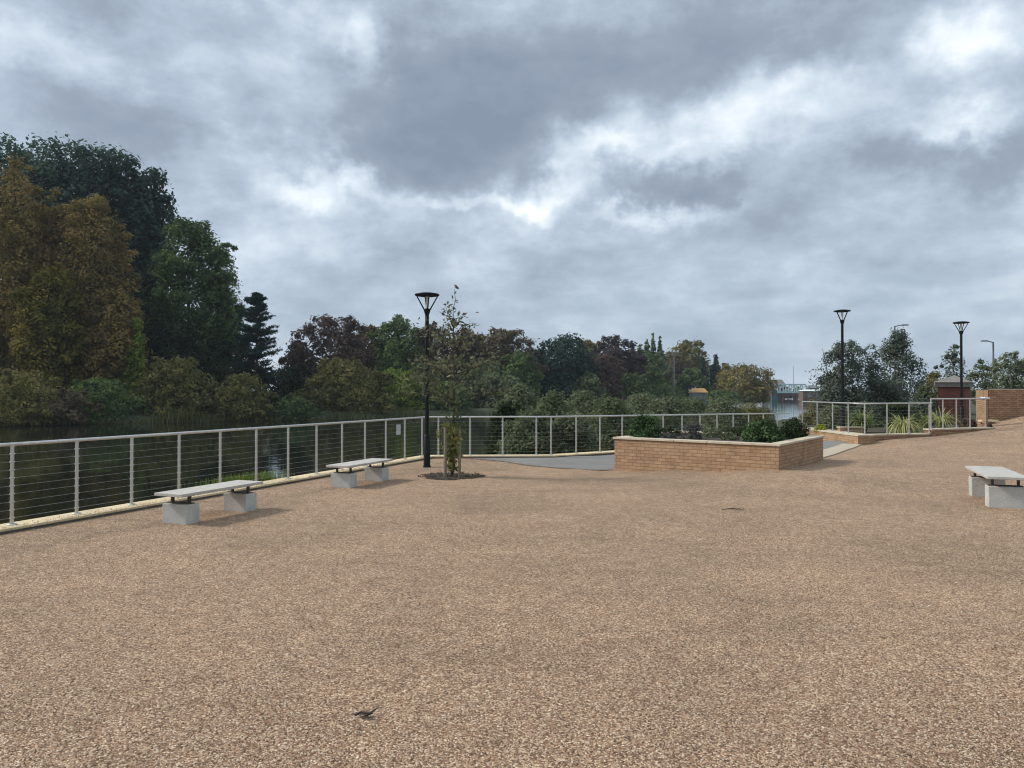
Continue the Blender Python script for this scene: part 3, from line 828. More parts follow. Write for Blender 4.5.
# ------------------------------------------------------------------ brick planter
def wall_ring(quad, th, z0, z1, mat, root, name='wall'):
    for i in range(4):
        a, b = quad[i], quad[(i + 1) % 4]
def inset(q, d):
    c = sum(q, Vector((0, 0, 0))) / 4
    n = len(q); out = []
    for i in range(n):
        a, b, e = q[i - 1], q[i], q[(i + 1) % n]
        def off(p, s):
            nn = Vector((-(s - p).y, (s - p).x, 0)).normalized()
            if nn.dot(c - p) < 0: nn = -nn
            return p + nn * d, s + nn * d
        out.append(isect(*off(a, b), *off(b, e)))
    return out
PQ = [PL, PF, PR, PB]; PTOP = 0.685
pr = empty('brick_planter', (0, 0, 0))
tag(pr, 'raised buff brick planter with pale stone coping in the middle of the plaza', 'planter')
qi = inset(PQ, 0.215)
for i in range(4):
    j = (i + 1) % 4
    m = MB(); m.prism([(p.x, p.y) for p in (PQ[i], PQ[j], qi[j], qi[i])], -0.6, PTOP - 0.048)
    m.build('wall', M['brick'], pr, uv=True)
qo = inset(PQ, -0.035); qn = inset(PQ, 0.25)
for i in range(4):
    j = (i + 1) % 4
    m = MB(); K = 5
    for s in range(K):
        t0 = s / K + (0.0016 if s else 0); t1 = (s + 1) / K - (0.0016 if s < K - 1 else 0)
        m.prism([(p.x, p.y) for p in (qo[i].lerp(qo[j], t0), qo[i].lerp(qo[j], t1), qn[i].lerp(qn[j], t1), qn[i].lerp(qn[j], t0))], PTOP - 0.048, PTOP)
    m.build('coping', M['coping'], pr, bevel=0.006)
m = MB(); m.prism([(p.x, p.y) for p in inset(PQ, 0.2)], 0.1, PTOP - 0.07); m.build('soil', M['soil'], pr)

def on_planter(px, D): return gx(px, D), D
SZ = PTOP - 0.08
bush('laurel_shrub', 'rounded dark green shrub at the left end of the brick planter', gx(645, 19.3), 19.3, SZ, 0.50, 0.62, 'laurel', 21, 2600, 0.035)
bush('grey_shrub', 'low grey leaved shrub behind the front coping of the planter', gx(670, 18.4), 18.4, SZ, 0.22, 0.20, 'lavender', 22, 800, 0.022)
bush('lavender_shrub', 'greyish purple lavender bush near the middle of the planter', gx(692, 19.0), 19.0, SZ, 0.33, 0.44, 'lavender', 23, 1500, 0.025)
bush('evergreen_shrub', 'large glossy green shrub at the front corner of the planter', gx(763, 17.7), 17.7, SZ, 0.55, 0.56, 'laurel', 24, 3600, 0.036)
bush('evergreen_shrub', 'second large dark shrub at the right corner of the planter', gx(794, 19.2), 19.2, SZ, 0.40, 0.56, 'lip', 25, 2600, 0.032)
bush('green_shrub', 'small sprig of dull green leaves between the planter bushes', gx(730, 18.6), 18.6, SZ, 0.24, 0.2, 'sage', 26, 700, 0.025)
for i, (px, D, R, H, mt, lab) in enumerate([
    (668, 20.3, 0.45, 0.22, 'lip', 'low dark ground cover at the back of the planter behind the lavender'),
    (712, 19.8, 0.42, 0.26, 'sage', 'low dull green plant in the planter right of the lavender'),
    (738, 20.2, 0.40, 0.24, 'lip', 'low dark plant behind the big front shrub of the planter'),
    (640, 18.6, 0.25, 0.16, 'laurel', 'small green plant at the foot of the left planter shrub')]):
    bush('ground_cover', lab, gx(px, D), D, SZ, R, H, mt, 120 + i, 1100, 0.028, 'plant')

# ------------------------------------------------------------------ young tree with stakes
TX, TY = -1.28, 16.0
tz = hz(TX, TY)
m = MB(); pts = []
for k in range(26):
    a = 2 * math.pi * k / 26; r = 1 + 0.12 * math.sin(3 * a + 1) + 0.06 * math.sin(7 * a)
    pts.append((TX + 0.62 * r * math.cos(a), TY + 0.62 * r * math.sin(a)))
m.prism(pts, tz - 0.05, tz + 0.012)
tag(m.build('soil_patch', M['soil']), kind='structure')
rg = np.random.default_rng(15); n_ = 420
a_ = rg.uniform(0, 6.28, n_); r_ = 0.72 * rg.uniform(0, 1, n_) ** 0.5
c_ = np.stack([TX + r_ * np.cos(a_), TY + r_ * np.sin(a_), tz + 0.016 + 0.012 * rg.uniform(0, 1, n_)], -1)
tag(link('leaf_litter', leaf_mesh('leaf_litter', c_, rg.normal(size=(n_, 3)) * .6 + np.array([0, 0, 1]), 0.028 * rg.uniform(.5, 1.3, n_), 0.55, 0.6 * rg.uniform(0, 1, n_), FOL['brown'], rg)),
    'dark leaf litter on the round soil patch under the young tree', kind='stuff')

def sapling():
    rng = np.random.default_rng(11)
    r = empty('young_tree', (TX, TY, tz)); tag(r, 'young thin tree with sparse autumn leaves in a round soil patch', 'tree')
    mb = MB(); C = []
    K = 9; trunk = []
    for i in range(K):
        t = i / (K - 1); trunk.append(Vector((0.03 * math.sin(3 * t) + 0.02 * t, 0.03 * math.sin(4 * t + 1), 3.55 * t)))
    mb.tube(trunk, [0.030 * (1 - 0.85 * i / (K - 1)) + 0.003 for i in range(K)], 8)
    def at(z):
        t = z / 3.55 * (K - 1); i = min(K - 2, int(t)); return trunk[i].lerp(trunk[i + 1], t - i)
    for b in range(46):
        z = rng.uniform(1.35, 3.4); a = rng.uniform(0, 2 * math.pi)
        l = (1.04 - 0.33 * abs(z - 2.15)) * rng.uniform(0.5, 1.15)
        l *= 1.4 if z < 2.2 else 1.0
        if z > 3.0: l *= 0.5
        p0 = at(z); d = Vector((math.cos(a), math.sin(a), rng.uniform(0.3, 1.0)))
        p1 = p0 + d.normalized() * l * 0.55; p2 = p1 + Vector((d.x, d.y, rng.uniform(-0.2, 0.5))).normalized() * l * 0.5
        mb.tube([p0, p1, p2], [0.010, 0.007, 0.003], 5)
        for q in range(int(24 * l) + 6):
            t = rng.uniform(0.25, 1.05); e = p0.lerp(p1, t * 2) if t < 0.5 else p1.lerp(p2, t * 2 - 1)
            C.append(e + Vector(rng.normal(size=3) * 0.07))
    top = [trunk[-1], trunk[-1] + Vector((0.05, 0, 0.22)), trunk[-1] + Vector((0.02, 0, 0.48))]
    top2 = [at(3.2), at(3.2) + Vector((-0.12, 0, 0.25)), at(3.2) + Vector((-0.18, 0, 0.5))]
    mb.tube(top, [0.008, 0.006, 0.003], 5); mb.tube(top2, [0.008, 0.006, 0.003], 5)
    for tp in (top, top2):
        for q in range(20):
            t = rng.uniform(0, 1); C.append(tp[0].lerp(tp[1], t * 2) + Vector(rng.normal(size=3) * 0.05) if t < .5 else tp[1].lerp(tp[2], t * 2 - 1) + Vector(rng.normal(size=3) * 0.05))
    mb.build('trunk', M['bark'], r)
    C = np.array([tuple(c) for c in C]); n = len(C)
    N = rng.normal(size=(n, 3)) + np.array([0, 0, 0.4])
    link('crown', leaf_mesh('crown', C, N, 0.055 * rng.uniform(0.6, 1.3, n), 0.5, rng.uniform(0, 1, n), FOL['sapling'], rng), r)
    # leafy shoots round the foot
    n = 520; zz = rng.uniform(0.12, 1.12, n); a = rng.uniform(0, 2 * math.pi, n)
    rad = (0.11 + 0.17 * np.clip((zz - 0.15) / 0.7, 0, 1)) * rng.uniform(0.2, 1.1, n) * (0.75 + 0.45 * np.sin(3 * a + 6 * zz))
    C = np.stack([rad * np.cos(a), rad * np.sin(a), zz], -1)
    N = np.stack([np.cos(a), np.sin(a), 0 * a + 0.3], -1) + 0.5 * rng.normal(size=(n, 3))
    link('basal_leaves', leaf_mesh('basal_leaves', C, N, 0.062 * rng.uniform(0.6, 1.3, n), 0.45, rng.uniform(0, 1, n), FOL['sucker'], rng), r)
    n = 150; zz = rng.uniform(0.9, 1.75, n); a = rng.uniform(0, 2 * math.pi, n); rad = 0.30 * rng.uniform(0.1, 1, n)
    C = np.stack([rad * np.cos(a), rad * np.sin(a), zz], -1); N = rng.normal(size=(n, 3))
    link('lower_leaves', leaf_mesh('lower_leaves', C, N, 0.05 * rng.uniform(0.6, 1.3, n), 0.45, rng.uniform(0, 1, n), FOL['mid'], rng), r)
sapling()
for dx, dy, h, lab in ((-0.13, -0.14, 1.02, 'left wooden stake beside the young tree'), (0.17, -0.10, 0.98, 'right wooden stake beside the young tree')):
    m = MB(); m.tube([(0, 0, -0.1), (0, 0, h), (0, 0, h + 0.03)], [0.034, 0.032, 0.02], 10)
    m.box((-dx * 0.35, -dy * 0.35, h - 0.15), (0.11, 0.02, 0.035), math.atan2(dy, dx))
    o = m.build('tree_stake', M['wood']); o.location = (TX + dx, TY + dy, tz); tag(o, lab, 'stake', 'stakes of the young tree')

# ------------------------------------------------------------------ low walls, railings and beds at the right
wa = empty('low_brick_wall', (11.9, 25.3, 0)); tag(wa, 'low brick retaining wall with pale coping left of the raised beds', 'wall')
def wall_run(root, poly, z0, z1, mat, coping=0.05, over=0.03, cz=None):
    ox = Vector(root.location)
    q = [Vector((p[0], p[1], 0)) - Vector((ox.x, ox.y, 0)) for p in poly]
    m = MB(); m.prism([(p.x, p.y) for p in q], z0 - ox.z, z1 - ox.z - coping); m.build('wall', M[mat], root, uv=True)
    if coping > 0:
        qq = inset(q, -over); m = MB(); m.prism([(p.x, p.y) for p in qq], z1 - ox.z - coping, z1 - ox.z); m.build('coping', M['coping'], root, bevel=0.006)
wall_run(wa, [(11.62, 25.2), (12.18, 25.3), (12.16, 30.8), (11.62, 30.8)], -0.5, 0.36, 'brick')
wb = empty('low_brick_wall', (13.4, 26.1, 0)); tag(wb, 'low brick wall with pale coping in front of the spiky plants', 'wall')
wall_run(wb, [(12.22, 25.75), (14.72, 26.45), (14.62, 26.75), (12.22, 26.05)], -0.4, 0.345, 'brickdark')
wc = empty('low_brick_wall', (16.2, 27.1, 0)); tag(wc, 'low brick wall stepping up towards the tall brown wall', 'wall')
wall_run(wc, [(14.78, 26.43), (17.75, 27.62), (17.66, 27.92), (14.68, 26.73)], -0.3, 0.50, 'brickdark')

def run_railing(name, label, pts, z, h, ncab=8):
    r = empty(name, (pts[0][0], pts[0][1], z)); tag(r, label, 'railing')
    P = [Vector((p[0], p[1], z)) for p in pts]
    ds = [((P[min(i + 1, len(P) - 1)] - P[max(i - 1, 0)]).normalized()) for i in range(len(P))]
    add_posts(r, P, ds, h, ncab)
    ext = [P[0]] + P[1:-1] + [P[-1] + (P[-1] - P[-2]).normalized() * 0.12]
    rail_run(r, [p + up * (h + 0.02) for p in ext], 0.027)
    for i in range(ncab):
        zc = 0.09 + i * (h - 0.16) / (ncab - 1) * 0.96
        rail_run(r, [p + up * zc for p in P], 0.0027, 'cable', 'cable')
    return r
ra = [(11.88, 30.7), (11.88, 29.2), (11.88, 27.8), (11.9, 26.55), (11.95, 25.42)]
run_railing('terrace_railing', 'steel cable railing turning the corner above the low brick walls', ra + [(12.98, 25.97), (13.88, 26.23), (14.72, 26.47)], 0.355, 1.03)
rc_ = [(14.86, 26.62), (15.42, 26.85), (16.05, 27.1), (16.7, 27.36), (17.45, 27.66)]
run_railing('terrace_railing', 'short higher steel railing ending at the tall brown brick wall', rc_, 0.505, 1.03)

# terrace bed
m = MB(); bed = [(12.16, 26.0), (14.65, 26.65), (17.7, 27.85), (18.5, 31.0), (19.2, 34), (12.16, 34)]
m.prism(bed, [-0.9] * 6, [0.27, 0.27, 0.40, 0.42, 0.4, 0.27]); tag(m.build('planting_bed', M['soil']), kind='structure')

# tall brown wall
wd = empty('tall_brick_wall', (18.4, 29.0, 0)); tag(wd, 'tall plain brown brick wall rising at the right edge', 'wall')
wall_run(wd, [(18.42, 29.0), (34, 29.4), (34, 29.75), (18.8, 29.36)], -0.3, 1.92, 'brickdark', coping=0.035, over=0.01)
m = MB(); m.prism([(p[0] - 18.4, p[1] - 29.0) for p in [(18.41, 29.02), (18.79, 29.37), (19.80, 31.3), (19.43, 31.42)]], -0.3, 1.88); m.build('return_wall', M['brick'], wd, uv=True)  # same wall in a paler brick, its sunlit side put into the colour
m = MB(); m.box((0, 0, 0), (0.62, 0.36, 0.075)); o = m.build('stone_slab', M['stone'], bevel=0.012); o.location = (18.12, 28.55, 0.70); o.rotation_euler = (0, 0, 0.25)
m = MB(); m.box((0, 0, -0.3), (0.42, 0.26, 0.52)); s_ = m.build('plinth', M['brickdark'], o, uv=True)
tag(o, 'pale stone slab on a low brick plinth at the foot of the tall brown wall', 'slab')
m = MB(); m.box((0, 0, 0.46), (0.13, 0.13, 0.92), 0.3); cp = m.build('brick_pier', M['brick'], uv=True); cp.location = (17.72, 28.1, 0.62)
m = MB(); m.box((0, 0, 0.955), (0.22, 0.22, 0.07), 0.3); m.build('cap', M['white'], cp, bevel=0.01); tag(cp, 'slim brick pier with a white cap beside the end of the higher railing', 'pier')
lw = empty('lamp_plinth', (12.5, 27.6, 0.27)); tag(lw, 'low buff block wall round the foot of the right hand lamp post', 'plinth')
m = MB(); m.box((-0.05, 0, 0.10), (0.86, 0.22, 0.24)); m.build('block', M['brick'], lw, uv=True)
m = MB(); m.box((-0.05, 0, 0.235), (0.92, 0.28, 0.04)); m.build('coping', M['coping'], lw, bevel=0.006)

strap_plant('strap_leaf_plant', 'big variegated yellow green spiky plant behind the middle of the railing', gx(903, 27.6), 27.6, 0.27, 320, 1.05, 0.026, 'strap', 31, 1.6)
strap_plant('strap_leaf_plant', 'dark green upright spiky plant behind the railing corner', gx(862, 28.2), 28.2, 0.27, 220, 1.25, 0.028, 'strapdark', 32, 1.1)
strap_plant('strap_leaf_plant', 'spiky green plant in front of the red brick kiosk', gx(940, 29.0), 29.0, 0.38, 150, 1.05, 0.028, 'strap', 33, 1.2)
strap_plant('strap_leaf_plant', 'green grassy plant between the two larger spiky plants', gx(925, 29.6), 29.6, 0.3, 110, 0.95, 0.022, 'strapdark', 34, 0.8)
bush('golden_shrub', 'low bright yellow green shrub left of the lamp post', gx(820, 28.6), 28.6, 0.27, 0.27, 0.30, 'chartreuse', 35, 900, 0.03)
bush('flowering_shrub', 'small shrub dotted with white flowers left of the raised beds', gx(797, 29.6), 29.6, -0.15, 0.42, 1.05, 'flower', 36, 500, 0.035)
for i, (px, D, R, H, mt, lab) in enumerate([
    (835, 31.5, 0.8, 1.0, 'sage', 'grey green shrub in the raised bed behind the left railing'),
    (868, 31.8, 0.8, 1.2, 'bluegreen', 'dark bluish shrub behind the dark spiky plant'),
    (895, 31.6, 0.8, 1.15, 'lip', 'deep green shrub filling the bed under the right leafy tree'),
    (922, 32.0, 0.8, 1.3, 'bluegreen', 'bluish shrub between the leafy trees and the kiosk'),
    (968, 29.6, 0.35, 0.55, 'copper', 'small reddish shrub in front of the kiosk wall')]):
    bush('bed_shrub', lab, gx(px, D), D, 0.27, R, H, mt, 40 + i, 2600 if R > .5 else 900, 0.05)

# kiosk
kx0, kx1, kD = gx(938, 33.5), gx(962, 33.5), 33.5
kq = [Vector((kx0, kD, 0)), Vector((kx1 + 0.12, kD - 0.1, 0)), Vector((kx1 + 1.15, kD + 1.25, 0)), Vector((kx0 + 1.0, kD + 1.35, 0))]
kr = empty('brick_kiosk', (kx0, kD, 0.3)); tag(kr, 'small red brick kiosk with a grey hipped roof behind the railing', 'kiosk')
loc = [(p.x - kx0, p.y - kD) for p in kq]
m = MB(); m.prism(loc, -0.8, 1.72); m.build('wall', M['brickred'], kr, uv=True)
q2 = inset([Vector((a[0], a[1], 0)) for a in loc], -0.10); m = MB(); m.prism([(p.x, p.y) for p in q2], 1.72, 1.93); m.build('fascia', M['roofgrey'], kr)
q3 = inset([Vector((a[0], a[1], 0)) for a in loc], -0.16); c3 = sum(q3, Vector((0, 0, 0))) / 4
m = MB(); m.add([(p.x, p.y, 1.932) for p in q3] + [(c3.x, c3.y, 2.27)], [(0, 1, 4), (1, 2, 4), (2, 3, 4), (3, 0, 4), (3, 2, 1, 0)]); m.build('roof', M['roofgrey'], kr)

# ------------------------------------------------------------------ trees near, right
NG = 'trees behind the raised beds'
px_tree('leafy_tree', 'loose leafy tree right behind the right hand lamp post', 'tree', 848, 338, 88, 36, 0.0, 'dome', 'bluegreen', 61, dens=0.95, cb=0.12, lobes=17, fill=0.34, leaf=0.062, nclump=80, clump=(0.16, 0.30), stems=3, group=NG, limbs=24, outer=0.75)
px_tree('leafy_tree', 'taller pointed leafy tree between the two right hand lamp posts', 'tree', 898, 329, 98, 38, 0.0, 'cone', 'bluegreen', 62, dens=0.85, cb=0.06, fill=0.35, leaf=0.062, nclump=80, clump=(0.10, 0.22), group=NG, limbs=24, outer=0.7, spike=0.3)
px_tree('leafy_tree', 'thin sparse tree rising behind the roof of the kiosk', 'tree', 953, 342, 38, 46, 0.2, 'dome', 'bluegreen', 63, dens=0.8, cb=0.2, lobes=11, fill=0.3, leaf=0.085, nclump=26, clump=(0.16, 0.30), group=NG, outer=0.75)
px_tree('round_bush', 'yellowish bush between the leafy trees and the kiosk roof', 'bush', 932, 371, 40, 52, 0.2, 'bush', 'willow', 64, cb=0.02, leaf=0.10)
px_tree('birch_tree', 'white stemmed birch with drooping leaves just above the brown wall', 'tree', 1008, 350, 46, 48, 0.6, 'dome', 'sage', 65, dens=1.1, lobes=12, fill=0.4, cb=0.22, leaf=0.075, nclump=40, bark='birchbark', trunk_r=0.07, stems=2, clump=(0.18, 0.30), group='birches above the wall')
px_tree('birch_tree', 'fuller birch left of the white stemmed one', 'tree', 983, 359, 44, 52, 0.5, 'dome', 'sage', 66, dens=1.1, lobes=12, fill=0.4, cb=0.1, leaf=0.085, nclump=40, clump=(0.2, 0.32), group='birches above the wall')
px_tree('birch_tree', 'birch crown cut off by the right edge of the view', 'tree', 1040, 352, 50, 50, 0.6, 'dome', 'sage', 67, dens=1.0, cb=0.2, leaf=0.08, nclump=40, bark='birchbark', trunk_r=0.07, clump=(0.2, 0.32), group='birches above the wall')
px_tree('round_bush', 'dark low bush at the foot of the loose leafy tree', 'bush', 838, 385, 44, 35, 0.0, 'bush', 'bluegreen', 68, cb=0.02, leaf=0.075, dens=1.3)
px_tree('round_bush', 'dark wide bush at the foot of the pointed tree', 'bush', 885, 378, 60, 36.5, 0.0, 'bush', 'bluegreen', 69, cb=0.02, leaf=0.075, dens=1.3)
px_tree('round_bush', 'green bush touching the left wall of the kiosk', 'bush', 925, 384, 34, 36, 0.0, 'bush', 'mid', 70, cb=0.02, leaf=0.075, dens=1.3)
px_tree('round_bush', 'brownish bush left of the raised beds beside the river', 'bush', 815, 399, 34, 44, -0.4, 'bush', 'olive', 71, cb=0.02, leaf=0.075, dens=1.2)

# ------------------------------------------------------------------ near bank shrubs behind the railing
NB = 'shrubs on the near bank behind the railing'
nb = [(520, 384, 56, 30, 'sage', 'loose grey green shrub nearest the railing corner on the near bank'),
      (552, 392, 56, 27, 'mid', 'dull green shrub behind the railing bend'),
      (582, 390, 60, 32, 'sage', 'pale sage shrub second from the railing bend'),
      (612, 398, 56, 29, 'mid', 'mid green shrub behind the left end of the planter'),
      (640, 393, 60, 35, 'sage', 'wide sage shrub behind the dark planter shrub'),
      (668, 396, 54, 33, 'sage', 'loose shrub behind the lavender bush'),
      (695, 397, 56, 38, 'mid', 'leafy green shrub below the ochre roof'),
      (722, 397, 52, 36, 'sage', 'greyish shrub left of the large planter shrub'),
      (748, 402, 46, 40, 'olive', 'last near bank shrub before the open water'),
      (505, 402, 40, 27, 'lip', 'dark low shrub just right of the young tree'),
      (530, 410, 60, 24.5, 'mid', 'low shrub pressed against the railing left of the bend'),
      (570, 412, 60, 25.5, 'sage', 'low grey shrub pressed against the railing right of the bend'),
      (765, 408, 26, 42, 'sage', 'small shrub at the water edge under the willow')]
for i, (px, top, w, D, mt, lab) in enumerate(nb):
    zb = float(land_z(np.array([gx(px, D)]), np.array([float(D)]))[0][0]) - 0.05
    px_tree('bank_shrub', lab, 'shrub', px, top, w * 1.15, D, max(zb, -1.5), 'bush', mt, 80 + i, dens=1.6, cb=0.03, leaf=0.055, nclump=48, stems=4, limbs=22, group=NB, clump=(0.2, 0.36), trunkname='stem', trunk_r=0.025, spike=0.22)

